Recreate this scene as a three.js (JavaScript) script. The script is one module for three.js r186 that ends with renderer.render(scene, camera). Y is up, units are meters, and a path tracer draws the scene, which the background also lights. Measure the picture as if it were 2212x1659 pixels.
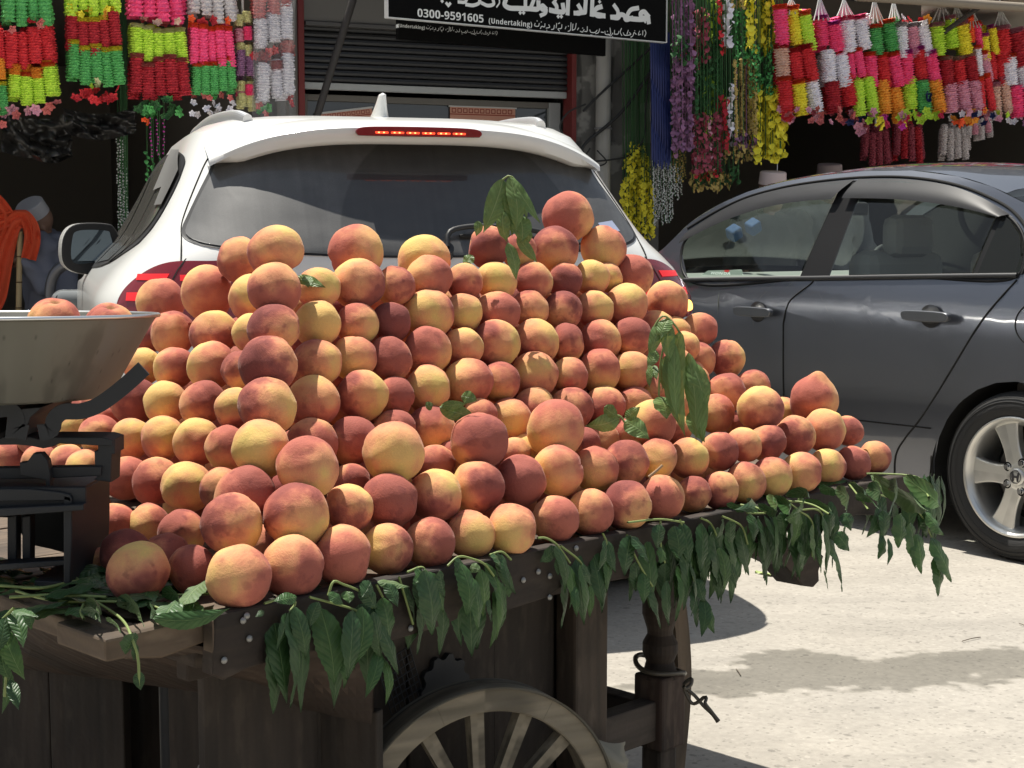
import * as THREE from 'three';
import { mergeGeometries, mergeVertices, toCreasedNormals } from 'three/addons/utils/BufferGeometryUtils.js';
import { RoundedBoxGeometry } from 'three/addons/geometries/RoundedBoxGeometry.js';
import { TessellateModifier } from 'three/addons/modifiers/TessellateModifier.js';

// ---------------------------------------------------------------- camera
const scene = new THREE.Scene();
const FPX = 3323, CX = 1106, CY = 829.5, HORIZON = 510;      // focal length and horizon in pixels of a 2212 x 1659 picture
const PITCH = Math.atan((CY - HORIZON) / FPX);
const EYE = new THREE.Vector3(0, 1.2, 0);
const camera = new THREE.PerspectiveCamera(2 * Math.atan(CY / FPX) * 180 / Math.PI, 4 / 3, 0.05, 600);
camera.position.copy(EYE);
camera.rotation.set(-PITCH, 0, 0);
scene.add(camera);

// ---------------------------------------------------------------- sun, sky, exposure
const SUN_AZ = 30 * Math.PI / 180, SUN_EL = 66 * Math.PI / 180;   // sun ahead of the camera, to the left, high
const sunDir = new THREE.Vector3(-Math.sin(SUN_AZ) * Math.cos(SUN_EL), Math.sin(SUN_EL), -Math.cos(SUN_AZ) * Math.cos(SUN_EL));
const sun = new THREE.DirectionalLight(new THREE.Color(1, 0.95, 0.86), 5.0);
sun.position.copy(sunDir).multiplyScalar(40);
sun.castShadow = true; sun.shadow.mapSize.set(4096, 4096);
Object.assign(sun.shadow.camera, { left: -14, right: 14, top: 14, bottom: -14, near: 1, far: 90 });
scene.add(sun, sun.target);
sun.target.position.set(0, 0, -5);
{
  const w = 256, h = 128, d = new Float32Array(w * h * 4);
  for (let j = 0; j < h; j++) for (let i = 0; i < w; i++) {
    const el = ((j + 0.5) / h - 0.5) * Math.PI, az = ((i + 0.5) / w - 0.5) * 2 * Math.PI;
    const v = new THREE.Vector3(Math.cos(az) * Math.cos(el), Math.sin(el), Math.sin(az) * Math.cos(el));
    const t = Math.pow(Math.max(0, v.y), 0.55), c = Math.max(0, v.dot(sunDir));
    const glow = 0.35 * Math.pow(c, 6) + 0.8 * Math.pow(c, 40);
    const o = (j * w + i) * 4, dn = v.y < 0 ? 0.45 : 1;
    d[o] = (0.38 * (1 - t) + 0.14 * t + glow) * dn; d[o + 1] = (0.39 * (1 - t) + 0.185 * t + glow * 0.97) * dn; d[o + 2] = (0.40 * (1 - t) + 0.26 * t + glow * 0.9) * dn; d[o + 3] = 1;
  }
  const sky = new THREE.DataTexture(d, w, h, THREE.RGBAFormat, THREE.FloatType);
  sky.mapping = THREE.EquirectangularReflectionMapping; sky.magFilter = THREE.LinearFilter; sky.needsUpdate = true;
  scene.background = sky; scene.environment = sky;
}
const renderer = new THREE.WebGLRenderer({ antialias: true });
renderer.toneMapping = THREE.LinearToneMapping;
renderer.toneMappingExposure = 1.48;
renderer.shadowMap.enabled = true;

// ---------------------------------------------------------------- helpers
let rs = 12345;
const rnd = (a = 0, b = 1) => { rs = (rs + 0x6d2b79f5) | 0; let t = Math.imul(rs ^ (rs >>> 15), 1 | rs); t = (t + Math.imul(t ^ (t >>> 7), 61 | t)) ^ t; return a + (b - a) * (((t ^ (t >>> 14)) >>> 0) / 4294967296); };
const clamp = (x, a = 0, b = 1) => Math.min(b, Math.max(a, x)), mix = (a, b, t) => a + (b - a) * t;
const sstep = (a, b, x) => { const t = clamp((x - a) / (b - a)); return t * t * (3 - 2 * t); };
const V = (x, y, z) => new THREE.Vector3(x, y, z);
const hash3 = (x, y, z) => { let h = Math.imul(x, 374761393) ^ Math.imul(y, 668265263) ^ Math.imul(z, 1440662683); h = Math.imul(h ^ (h >>> 13), 1274126177); h ^= h >>> 16; return (h >>> 0) / 4294967296; };
function noise3(x, y, z) {
  const xi = Math.floor(x), yi = Math.floor(y), zi = Math.floor(z); let u = x - xi, v = y - yi, w = z - zi;
  u = u * u * (3 - 2 * u); v = v * v * (3 - 2 * v); w = w * w * (3 - 2 * w);
  const L = (a, b, t) => a + (b - a) * t;
  return L(L(L(hash3(xi, yi, zi), hash3(xi + 1, yi, zi), u), L(hash3(xi, yi + 1, zi), hash3(xi + 1, yi + 1, zi), u), v),
    L(L(hash3(xi, yi, zi + 1), hash3(xi + 1, yi, zi + 1), u), L(hash3(xi, yi + 1, zi + 1), hash3(xi + 1, yi + 1, zi + 1), u), v), w);
}
const fbm = (x, y, z, n = 4) => { let s = 0, a = 0.5, t = 0; for (let i = 0; i < n; i++) { s += a * noise3(x, y, z); t += a; a *= 0.5; x *= 2.03; y *= 2.03; z *= 2.03; } return s / t; };
const lin2s = (c) => 255 * (c <= 0.0031308 ? 12.92 * c : 1.055 * Math.pow(Math.max(c, 0), 1 / 2.4) - 0.055);
function dataTex(w, h, fn, srgb = true) {          // fn(i, j) -> linear [r, g, b]
  const d = new Uint8Array(w * h * 4);
  for (let j = 0; j < h; j++) for (let i = 0; i < w; i++) {
    const c = fn(i, j), o = (j * w + i) * 4;
    for (let k = 0; k < 3; k++) d[o + k] = clamp(Math.round(srgb ? lin2s(c[k]) : c[k] * 255), 0, 255);
    d[o + 3] = 255;
  }
  const t = new THREE.DataTexture(d, w, h);
  t.magFilter = THREE.LinearFilter; t.minFilter = THREE.LinearMipmapLinearFilter; t.wrapS = t.wrapT = THREE.RepeatWrapping;
  if (srgb) t.colorSpace = THREE.SRGBColorSpace;
  t.needsUpdate = true; return t;
}
function canvasTex(w, h, draw) {
  const c = document.createElement('canvas'); c.width = w; c.height = h; draw(c.getContext('2d'), w, h);
  const t = new THREE.CanvasTexture(c); t.colorSpace = THREE.SRGBColorSpace; t.needsUpdate = true; return t;
}
const RGB = (r, g, b) => new THREE.Color().setRGB(r, g, b);
const std = (c, o = {}) => new THREE.MeshStandardMaterial({ color: Array.isArray(c) ? RGB(...c) : c, roughness: 0.7, metalness: 0, ...o });
const phys = (c, o = {}) => new THREE.MeshPhysicalMaterial({ color: Array.isArray(c) ? RGB(...c) : c, roughness: 0.5, metalness: 0, ...o });
const names = new Map();
const numbered = (n) => { const k = names.get(n) ?? 0; names.set(n, k + 1); return k ? n + '_' + String(k).padStart(3, '0') : n; };
function tag(o, label, category, group, kind) { if (label) o.userData.label = label; if (category) o.userData.category = category; if (group) o.userData.group = group; if (kind) o.userData.kind = kind; return o; }
function thing(name, label, category, group, pos, ry = 0) { const g = new THREE.Group(); g.name = numbered(name); if (pos) g.position.copy(pos); g.rotation.y = ry; scene.add(g); return tag(g, label, category, group); }
function mesh(name, geo, m, parent) { const o = new THREE.Mesh(geo, m); o.castShadow = o.receiveShadow = true; if (!parent || parent === scene) { o.name = numbered(name); scene.add(o); } else { o.name = name; parent.add(o); } return o; }
// uv in metres from position and the way a face points
function uvm(g, s = 1) {
  if (g.index) g = g.toNonIndexed();
  g.computeVertexNormals();
  const p = g.attributes.position, n = g.attributes.normal, uv = new Float32Array(p.count * 2);
  for (let i = 0; i < p.count; i += 3) {
    let nx = 0, ny = 0, nz = 0; for (let k = 0; k < 3; k++) { nx += Math.abs(n.getX(i + k)); ny += Math.abs(n.getY(i + k)); nz += Math.abs(n.getZ(i + k)); }
    for (let k = 0; k < 3; k++) {
      const x = p.getX(i + k), y = p.getY(i + k), z = p.getZ(i + k);
      const [a, b] = ny > nx && ny > nz ? [x, z] : nx > nz ? [z, y] : [x, y];
      uv[(i + k) * 2] = a * s; uv[(i + k) * 2 + 1] = b * s;
    }
  }
  g.setAttribute('uv', new THREE.BufferAttribute(uv, 2));
  return g;
}
const box = (w, h, d, x = 0, y = 0, z = 0, r = 0.004) => { const g = (r > 0 ? new RoundedBoxGeometry(w, h, d, 1, Math.min(r, w / 2.1, h / 2.1, d / 2.1)) : new THREE.BoxGeometry(w, h, d)); g.translate(x, y, z); return uvm(g); };
const tube = (pts, r, seg = 24, rad = 8, closed = false) => new THREE.TubeGeometry(new THREE.CatmullRomCurve3(pts, closed), seg, r, rad, closed);
const strip = (g) => { for (const k of Object.keys(g.attributes)) if (!['position', 'normal', 'uv'].includes(k)) g.deleteAttribute(k); return g; };
const merge = (list) => mergeGeometries(list.map((g) => { const h = strip(g.index ? g.toNonIndexed() : g); if (!h.attributes.uv) h.setAttribute('uv', new THREE.BufferAttribute(new Float32Array(h.attributes.position.count * 2), 2)); if (!h.attributes.normal) h.computeVertexNormals(); return h; }));
// photograph pixel -> direction -> place (the distance comes from what the thing touches)
const ray = (px, py) => { const x = (px - CX) / FPX, y = -(py - CY) / FPX, c = Math.cos(PITCH), s = Math.sin(PITCH); return V(x, y * c - s, -y * s - c); };
const atDepth = (px, py, z) => { const r = ray(px, py); return EYE.clone().addScaledVector(r, z / -r.z); };
const onLevel = (px, py, y0 = 0) => { const r = ray(px, py); return EYE.clone().addScaledVector(r, (y0 - EYE.y) / r.y); };
const onPlane = (px, py, p, n) => { const r = ray(px, py); return EYE.clone().addScaledVector(r, p.clone().sub(EYE).dot(n) / r.dot(n)); };
// pixel frames of the enlarged views that were measured
const Z = { A: [0, 553], B: [734.4, 553], C: [1468.9, 553], D: [0, 1101.7], E: [734.4, 1101.7], F: [1468.9, 1101.7], T: [734.4, 0], U: [0, 0], R: [1468.9, 0] };
const ZK = 0.33592, zp = (k, x, y) => [Z[k][0] + ZK * x, Z[k][1] + ZK * y];
// a polygon in (u, v) with optional holes, cut small and laid on a curved surface
function patch(poly, surf, off = 0, edge = 0.06, holes = []) {
  const sh = new THREE.Shape(poly.map((p) => new THREE.Vector2(...p)));
  for (const h of holes) sh.holes.push(new THREE.Path(h.map((p) => new THREE.Vector2(...p))));
  let g = new THREE.ShapeGeometry(sh);
  g = new TessellateModifier(edge, 8).modify(g.toNonIndexed());
  const p = g.attributes.position, uv = new Float32Array(p.count * 2), e = 0.004;
  for (let i = 0; i < p.count; i++) {
    const u = p.getX(i), v = p.getY(i), q = surf(u, v);
    if (off) { const n = surf(u + e, v).sub(q).cross(surf(u, v + e).sub(q)).normalize(); q.addScaledVector(n, off); }
    p.setXYZ(i, q.x, q.y, q.z); uv[i * 2] = u; uv[i * 2 + 1] = v;
  }
  g.deleteAttribute('normal'); g.setAttribute('uv', new THREE.BufferAttribute(uv, 2));
  g = mergeVertices(g, 1e-5); g.computeVertexNormals();
  return g;
}
const smoothPoly = (pts, n = 60, closed = true) => new THREE.CatmullRomCurve3(pts.map((p) => V(p[0], p[1], 0)), closed, 'catmullrom', 0.5).getPoints(n).slice(0, closed ? n : n + 1).map((p) => [p.x, p.y]);
function grid(nu, nv, fn, closeU = false) {       // fn(u, v) -> Vector3, u and v in 0..1
  const pos = [], uv = [], idx = [];
  for (let j = 0; j <= nv; j++) for (let i = 0; i <= nu; i++) { const q = fn(i / nu, j / nv); pos.push(q.x, q.y, q.z); uv.push(i / nu, j / nv); }
  for (let j = 0; j < nv; j++) for (let i = 0; i < nu; i++) { const a = j * (nu + 1) + i, b = a + 1, c = a + nu + 1, d = c + 1; idx.push(a, b, d, a, d, c); }
  const g = new THREE.BufferGeometry(); g.setAttribute('position', new THREE.Float32BufferAttribute(pos, 3)); g.setAttribute('uv', new THREE.Float32BufferAttribute(uv, 2)); g.setIndex(idx); g.computeVertexNormals();
  return g;
}
// ---------------------------------------------------------------- ground
{
  const N = 2048, S = 5, X0 = -1.4, Z0 = -7.6;                // one 5 m tile of cast concrete with exposed chips
  const chips = new Float32Array(N * N);
  const stamp = (cx, cy, a, b, rot, val) => {
    const R = Math.ceil(Math.max(a, b)) + 1, c = Math.cos(rot), s = Math.sin(rot);
    for (let y = -R; y <= R; y++) for (let x = -R; x <= R; x++) {
      const u = (x * c + y * s) / a, v = (-x * s + y * c) / b; if (u * u + v * v > 1) continue;
      const i = ((cy + y + N) % N) * N + ((cx + x + N) % N); chips[i] = val;
    }
  };
  for (let k = 0; k < 52000; k++) { const r = rnd(0.7, 2.2) * (rnd() < 0.08 ? 2.2 : 1); stamp(Math.floor(rnd(0, N)), Math.floor(rnd(0, N)), r, r * rnd(0.5, 1), rnd(0, 3.1), rnd() < 0.72 ? -rnd(0.15, 0.6) : rnd(0.1, 0.35)); }
  const wet = (x, z) => {                                      // damp patch on the street in front of the cart
    const blobs = [[1.0, -4.16, 0.5, 0.15], [0.62, -4.08, 0.3, 0.13], [1.5, -4.3, 0.34, 0.11], [1.42, -4.14, 0.2, 0.06], [0.85, -4.3, 0.2, 0.09]];
    let f = -1; for (const [bx, bz, rx, rz] of blobs) f = Math.max(f, 1 - Math.hypot((x - bx) / rx, (z - bz) / rz));
    f += (fbm(x * 7, z * 13, 3, 5) - 0.5) * 1.5 + (fbm(x * 26, z * 34, 9, 3) - 0.5) * 0.7; return sstep(-0.08, 0.16, f);
  };
  const field = (n, fn) => { const f = new Float32Array((n + 1) * (n + 1)); for (let j = 0; j <= n; j++) for (let i = 0; i <= n; i++) f[j * (n + 1) + i] = fn(X0 + i / n * S, Z0 + j / n * S);
    return (u, v) => { const x = u * n, y = v * n, i = Math.min(n - 1, x | 0), j = Math.min(n - 1, y | 0), a = x - i, b = y - j, k = j * (n + 1) + i; return (f[k] * (1 - a) + f[k + 1] * a) * (1 - b) + (f[k + n + 1] * (1 - a) + f[k + n + 2] * a) * b; }; };
  const fa = field(64, (x, z) => fbm(x * 1.3, z * 1.3, 1, 4)), fb = field(300, (x, z) => fbm(x * 6, z * 9, 5, 4)), fs = field(200, (x, z) => fbm(x * 2.2, z * 7, 8, 4)), fw = field(64, (x, z) => fbm(x * 2, z * 2, 20, 3)), fwet = field(420, wet);
  const map = dataTex(N, N, (i, j) => {
    const u = (i + 0.5) / N, v = (j + 0.5) / N, c = noise3(i * 0.21, j * 0.21, 3) * 0.6 + hash3(i, j, 5) * 0.4;
    let l = 0.325 * (0.9 + 0.2 * fa(u, v)) * (0.91 + 0.18 * fb(u, v)) * (0.86 + 0.28 * c); l *= 1 - 0.09 * sstep(0.56, 0.7, fs(u, v));
    l *= 1 + chips[j * N + i] * 0.6;
    const w = fwet(u, v); l *= 1 - 0.48 * w;
    const warm = 0.5 + 0.5 * fw(u, v);
    return [l * (1.0 + 0.03 * warm), l * 0.94, l * (0.80 + 0.05 * (1 - warm)) * (1 - 0.04 * w)];
  });
  const bump = dataTex(1024, 1024, (i, j) => { const c = chips[(j * 2) * N + i * 2], l = 0.5 + 0.35 * c + (noise3(i / 7, j / 7, 4) - 0.5) * 0.5; return [l, l, l]; }, false);
  const g = new THREE.PlaneGeometry(400, 400); g.rotateX(-Math.PI / 2); g.translate(0, 0, -40);
  const p = g.attributes.position, uv = g.attributes.uv; for (let i = 0; i < p.count; i++) uv.setXY(i, (p.getX(i) - X0) / S, (p.getZ(i) - Z0) / S);
  const m = std(0xffffff, { map, bumpMap: bump, bumpScale: 0.004, roughness: 0.88 });
  tag(mesh('street_ground', g, m, scene), 'pale worn concrete street with chips and a damp patch', 'ground', null, 'structure');
  // scraps of leaf and twigs lying on the street
  const lm = std([0.36, 0.44, 0.16], { side: THREE.DoubleSide }), tw = std([0.1, 0.075, 0.05]);
  for (const [px, py, s] of [[1648, 1240, 0.03], [1660, 1244, 0.024], [1525, 1245, 0.02], [1640, 1237, 0.02]]) {
    const q = onLevel(px, py); const l = mesh('leaf_scrap', grid(4, 3, (u, v) => V((u - 0.5) * s * 2, 0.003 + 0.006 * Math.sin(u * 5 + v * 3), (v - 0.5) * s * Math.sin(Math.PI * (0.1 + 0.8 * u)))), lm); l.position.copy(q); l.rotation.y = rnd(0, 3);
    tag(l, 'torn pale green leaf scrap on the sunlit street', 'leaf', 'leaf scraps on the street');
  }
  for (const [a, b] of [[[2078, 1388], [2118, 1379]], [[2202, 1350], [2216, 1356]], [[1590, 1448], [1600, 1462]]]) {
    const p0 = onLevel(...a), p1 = onLevel(...b); const mid = p0.clone().lerp(p1, 0.5); mid.y = 0.006; p0.y = p1.y = 0.004;
    tag(mesh('twig', tube([p0, mid, p1], 0.0013, 8, 5), tw), 'thin dark twig lying on the concrete street', 'twig', 'twigs on the street');
  }
}
// ---------------------------------------------------------------- peaches
const TRAY = 0.70;                                             // height of the cart's deck
const A0 = V(-0.37, 0.737, -2.085);                            // foot of the heap's near corner
const FRONT_DIR = V(0.709, 0, -0.705), FRONT_IN = V(-0.705, 0, -0.709);    // long side of the heap and the way into it
const SIDE_IN = V(0.83, 0, -0.56);                             // the left side recedes, this points into the heap
const peachThings = [];
{
  // skin: yellow ground, red blush with soft mottled edge, fine speckle
  const skins = {};
  const kinds = { y: [0.51, 0.35], m: [0.61, 0.85], o: [0.68, 0.35], p: [0.75, 0.4], r: [0.82, 0.65], d: [0.94, 0.95] };
  const CY_ = [0.74, 0.48, 0.18], CG = [0.63, 0.50, 0.16], CO = [0.69, 0.31, 0.17], CR = [0.51, 0.15, 0.115], CD = [0.19, 0.06, 0.058];
  const lerp3 = (a, b, t) => [mix(a[0], b[0], t), mix(a[1], b[1], t), mix(a[2], b[2], t)];
  let seed = 0; const fuzz = dataTex(256, 128, (i, j) => { const l = hash3(i, j, 7) * 0.6 + 0.4 * noise3(i / 5, j / 5, 3); return [l, l, l]; }, false); fuzz.repeat.set(2, 2);
  for (const k in kinds) {
    skins[k] = [];
    for (let q = 0; q < 3; q++) {
      const [amt, dark] = kinds[k], s = ++seed * 7.3, w = 288, h = 144;
      const dir = V(Math.sin(s), Math.cos(s * 1.7) * 0.4 + 0.25, Math.cos(s)).normalize();
      const map = dataTex(w, h, (i, j) => {
        const th = (j + 0.5) / h * Math.PI, ph = (i + 0.5) / w * 2 * Math.PI;
        const x = -Math.cos(ph) * Math.sin(th), y = -Math.cos(th), z = Math.sin(ph) * Math.sin(th);
        const n1 = fbm(x * 1.5 + s, y * 1.5, z * 1.5, 3), n2 = fbm(x * 4 + s, y * 2.2, z * 4, 4), n3 = fbm(x * 26, y * 14 + s, z * 26, 3), n4 = fbm(x * 70 + s, y * 70, z * 70, 2);
        const lean = x * dir.x + y * dir.y + z * dir.z;
        const f = (amt - 0.5) * 1.75 + lean * 0.8 + (n1 - 0.5) * 1.35 + (n2 - 0.5) * 0.45 + (n3 - 0.5) * 0.16;
        const or = sstep(-0.75, 0.0, f), rd = sstep(-0.25, 0.75, f), dk = sstep(0.25, 1.0, f) * dark;
        let c = lerp3(CY_, CG, sstep(0.5, 0.72, fbm(x * 1.2, y * 1.2 + s, z * 1.2, 2)) * 0.6);
        c = lerp3(c, CO, or * 0.78); c = lerp3(c, CR, rd * 0.9); c = lerp3(c, CD, dk * 0.9); const bl = sstep(0.56, 0.72, fbm(x * 3.1 + s, y * 3.1 + 5, z * 3.1, 4)); c = lerp3(c, k === 'y' ? CR : CD, bl * (k === 'y' ? 0.3 : 0.2 + 0.35 * dark) * sstep(-0.3, 0.4, f));
        const sp = 0.9 + 0.2 * n4; const pit = n3 > 0.66 ? 1.06 : 1;
        const cav = sstep(0.965, 0.992, y); c = lerp3(c, [0.26, 0.15, 0.06], cav * 0.7);
        return [c[0] * sp * pit, c[1] * sp * pit, c[2] * sp];
      });
      skins[k].push(phys(0xffffff, { map, roughness: 0.8, specularIntensity: 0.2, sheen: 0.4, sheenRoughness: 0.5, sheenColor: RGB(0.9, 0.74, 0.66), bumpMap: fuzz, bumpScale: 0.0006 }));
    }
  }
  // body: a stem hollow, a seam and a blunt or pointed tip
  const shape = (seam, tip, obl, s) => {
    const g = new THREE.SphereGeometry(1, 40, 28), p = g.attributes.position;
    for (let i = 0; i < p.count; i++) {
      const v = V(p.getX(i), p.getY(i), p.getZ(i)), th = Math.acos(clamp(v.y, -1, 1)), ph = Math.atan2(v.z, v.x);
      let r = 1 + 0.06 * (fbm(v.x * 1.6 + s, v.y * 1.6, v.z * 1.6, 2) - 0.5) * 2;
      r -= 0.24 * Math.exp(-Math.pow(th / 0.26, 2));
      let dphi = Math.abs(ph); r -= seam * Math.exp(-Math.pow(dphi / 0.16, 2)) * Math.sin(Math.min(th * 1.1, Math.PI)) ;
      r += tip * Math.exp(-Math.pow((Math.PI - th) / 0.3, 2));
      p.setXYZ(i, v.x * r, v.y * r * obl, v.z * r);
    }
    g.computeVertexNormals(); return g;
  };
  const shapes = [shape(0.055, 0.03, 0.93, 1), shape(0.03, 0.09, 0.96, 2), shape(0.07, 0.015, 0.91, 3), shape(0.045, 0.06, 0.97, 4), shape(0.06, 0.04, 0.9, 9)];
  const pointed = shape(0.02, 0.24, 1.0, 5);
  // [view, x, y, width, skin, row]   rows: t on the deck, w front wall, g corner ridge, none = the sloping faces
  const L = `A 1545 27 280 r;A 1772 -28 350 o g;A 1035 300 290 o;A 1332 237 335 y;A 1625 268 290 y;A 1762 215 335 p g;A 2050 212 260 o;A 1112 500 265 r;A 1375 500 295 m;A 1620 500 240 y;A 1760 470 335 d g;A 2040 440 285 y;A 960 530 200 d;A 920 710 225 y;A 1120 720 250 o;A 1360 705 300 y;A 1560 740 260 r;A 1723 700 370 d g;A 2035 690 310 r;A 860 930 300 d;A 1068 945 265 y;A 1305 950 290 r;A 1515 985 260 m;A 1718 970 375 m g;A 2012 940 325 o;A 635 960 220 r;A 60 1040 240 p;A 235 960 220 p;A 430 930 230 r;A 455 1110 260 m;A 640 1150 245 p;A 845 1175 250 o;A 1045 1172 275 o;A 1265 1195 290 y;A 1465 1233 270 o;A 1680 1240 380 y g;A 2005 1210 320 p;A 240 1170 235 o;A 60 1310 240 p;A 255 1330 230 p;A 430 1330 230 p;A 560 1375 260 m;A 815 1430 285 p;A 1000 1450 300 r;A 1205 1485 325 m;A 1420 1500 270 r;A 1572 1540 390 r g;A 1978 1360 390 p w;A 590 1620 230 p
D 740 90 270 p;D 955 95 255 p;D 1170 150 290 r;D 1490 90 395 m g;D 1907 35 400 m w;D 812 290 320 d t;D 1075 300 290 r t;D 890 400 395 m t;D 1240 385 310 r t;D 1535 435 415 p g;D 1882 365 385 r t;D 590 260 190 y;D 650 330 170 p
E 20 298 385 o t;E 305 250 318 m t;E 580 210 310 r t;E 842 157 300 m t;E 1105 125 322 m t;E 1388 62 290 o t;E 1610 15 290 o t;E 1843 -30 310 d t
T 102 1625 333 o;T 540 1682 316 y;T 955 1590 260 d;T 1150 1615 215 r;T 1383 1605 278 d;T 1693 1598 275 o;T 1465 1398 303 p
B 118 182 315 m;B 355 195 240 r;B 572 145 285 o;B 803 168 230 r;B 1003 162 252 y;B 1245 160 237 o;B 1445 158 220 d;B 1620 140 216 y;B 1722 140 180 o;B 1880 128 268 o;B 2105 298 262 m;B 112 440 260 o;B 325 428 245 d;B 572 372 305 m;B 793 366 232 m;B 1010 366 274 p;B 1220 345 233 r;B 1432 353 238 d;B 1636 342 233 y;B 1840 322 280 o;B 2030 470 230 p;B 2150 500 210 p;B 90 656 272 y;B 316 666 276 r;B 560 615 304 o;B 790 592 245 y;B 1000 566 292 m;B 1258 556 280 m;B 1460 556 236 r;B 1676 546 253 o;B 1875 522 242 r;B 144 898 308 m;B 352 905 242 r;B 562 857 294 o;B 825 812 308 o;B 1032 810 243 p;B 1247 768 286 r;B 1475 770 230 o;B 1670 740 270 o;B 1880 740 240 o;B 2035 850 190 r;B 2120 620 200 o;B 90 1192 305 r;B 350 1120 265 r;B 345 1263 380 y w;B 585 1116 292 r;B 620 1330 235 p;B 730 1290 210 r;B 900 1030 215 p;B 1090 1055 270 o;B 895 1192 352 r w;B 1252 985 264 p;B 1487 985 268 r;B 1701 968 258 p;B 1895 952 222 p;B 1388 1115 365 y w;B 1120 1275 205 p;B 1192 1245 200 y;B 1580 1200 190 r;B 1682 1180 225 r;B 1830 1150 210 o;B 2012 1073 286 o w;B 2170 1110 180 o;B 1158 1446 325 r w;B 885 1488 330 m w;B 1400 1382 318 y w;B 1642 1370 278 o w;B 1836 1330 292 r w;B 2038 1304 257 o w;B 318 1575 338 r w;B 615 1540 334 m w;B 70 1455 240 r;B 55 1622 305 m w;B 190 1400 170 r;B 2065 1560 285 o t
C 60 800 235 r;C 15 935 225 o;B 2150 705 225 p;B 2185 850 225 p;B 1985 640 200 o;C 30 590 200 r;A 330 1060 220 p;A 150 1130 220 o;A 700 1040 220 p;A 520 1010 200 r;C 125 476 223 o;C 115 668 218 r;C 299 660 228 m;C 300 880 236 r;C 470 840 205 r;C 228 1012 238 o;C 345 1075 140 r;C 518 985 284 m w;C 665 1000 175 y;C 863 927 292 p w!;C 925 1122 262 y w;C 1078 1126 196 r w;C 738 1158 252 m w;C 564 1204 234 m w;C 413 1216 224 y w;C 253 1256 236 r w;C 55 1300 250 m w;C 1252 1296 205 r t;C 1113 1333 216 r t;C 946 1358 228 m t;C 778 1394 257 y t;C 591 1424 253 m t;C 420 1457 252 r t;C 257 1506 237 d t;C 85 1530 225 r t`;
  const list = [];
  for (const row of L.split(/[;\n]/)) {
    const [k, x, y, w, skin, mode = ''] = row.trim().split(' '); const [px, py] = zp(k, +x, +y);
    list.push({ px, py, r: +w * ZK / 2 * (mode[0] === 't' || mode[0] === 'w' ? 1.035 : mode[0] ? 1.0 : 1.045), skin, mode: mode[0] || 'f', point: mode.includes('!') });
  }
  // how far along its ray each one lies, from the deck, the wall or the faces of the heap
  for (const p of list) {
    const d = ray(p.px, p.py); d.multiplyScalar(1 / -d.z); p.d = d; p.k = p.r / FPX;
    const slope = (foot, inn, s0, y0, k) => {   // (EYE + d z - foot).inn = s0 + (y - y0) / k
      const e = EYE.clone().sub(foot); return (s0 + (EYE.y - y0) / k - e.dot(inn)) / (d.dot(inn) - d.y / k);
    };
    if (p.mode === 't') p.z = (EYE.y - TRAY) / (p.k - d.y) * 1.0;
    else if (p.mode === 'w') p.z = slope(A0, FRONT_IN, 0.0, 0.737, 2.3);
    else if (p.mode === 'g') p.z = mix(2.085, 2.47, clamp((1248 - p.py) / 703));
    else {
      const f = slope(A0, FRONT_IN, 0.175, 0.875, 1.5), s = slope(A0, SIDE_IN, 0.05, 0.76, 1.6);
      p.z = p.px < 600 ? Math.max(f, s) : f; if (p.px < 560) p.z = s;
    }
    p.base = p.z;
  }
  // settle: slide neighbours along their own rays until they only touch
  const pos = (p) => EYE.clone().addScaledVector(p.d, p.z);
  for (let it = 0; it < 60; it++) {
    for (let i = 0; i < list.length; i++) for (let j = i + 1; j < list.length; j++) {
      const a = list[i], b = list[j]; if (Math.abs(a.px - b.px) > 160 || Math.abs(a.py - b.py) > 160) continue;
      const pa = pos(a), pb = pos(b), need = (a.k * a.z + b.k * b.z) * 0.965, dist = pa.distanceTo(pb);
      if (dist >= need) continue;
      const push = Math.min(0.006, (need - dist) * 0.5), near = a.z < b.z ? a : b, far = near === a ? b : a;
      if (near.mode !== 't') near.z -= push * 0.5; if (far.mode !== 't') far.z += push * (near.mode === 't' ? 1 : 0.6);
    }
    for (const p of list) { p.z = clamp(p.z, p.base - 0.03, p.base + 0.09); const y = EYE.y + p.d.y * p.z, r = p.k * p.z; if (y - r < TRAY + 0.002) p.z = (EYE.y - TRAY - 0.002) / (p.k - p.d.y); }
  }
  const words = { y: 'mostly yellow peach', m: 'half yellow, half crimson peach', o: 'evenly orange peach', p: 'rosy pink peach', r: 'red blushed peach', d: 'very dark crimson peach' };
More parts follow.
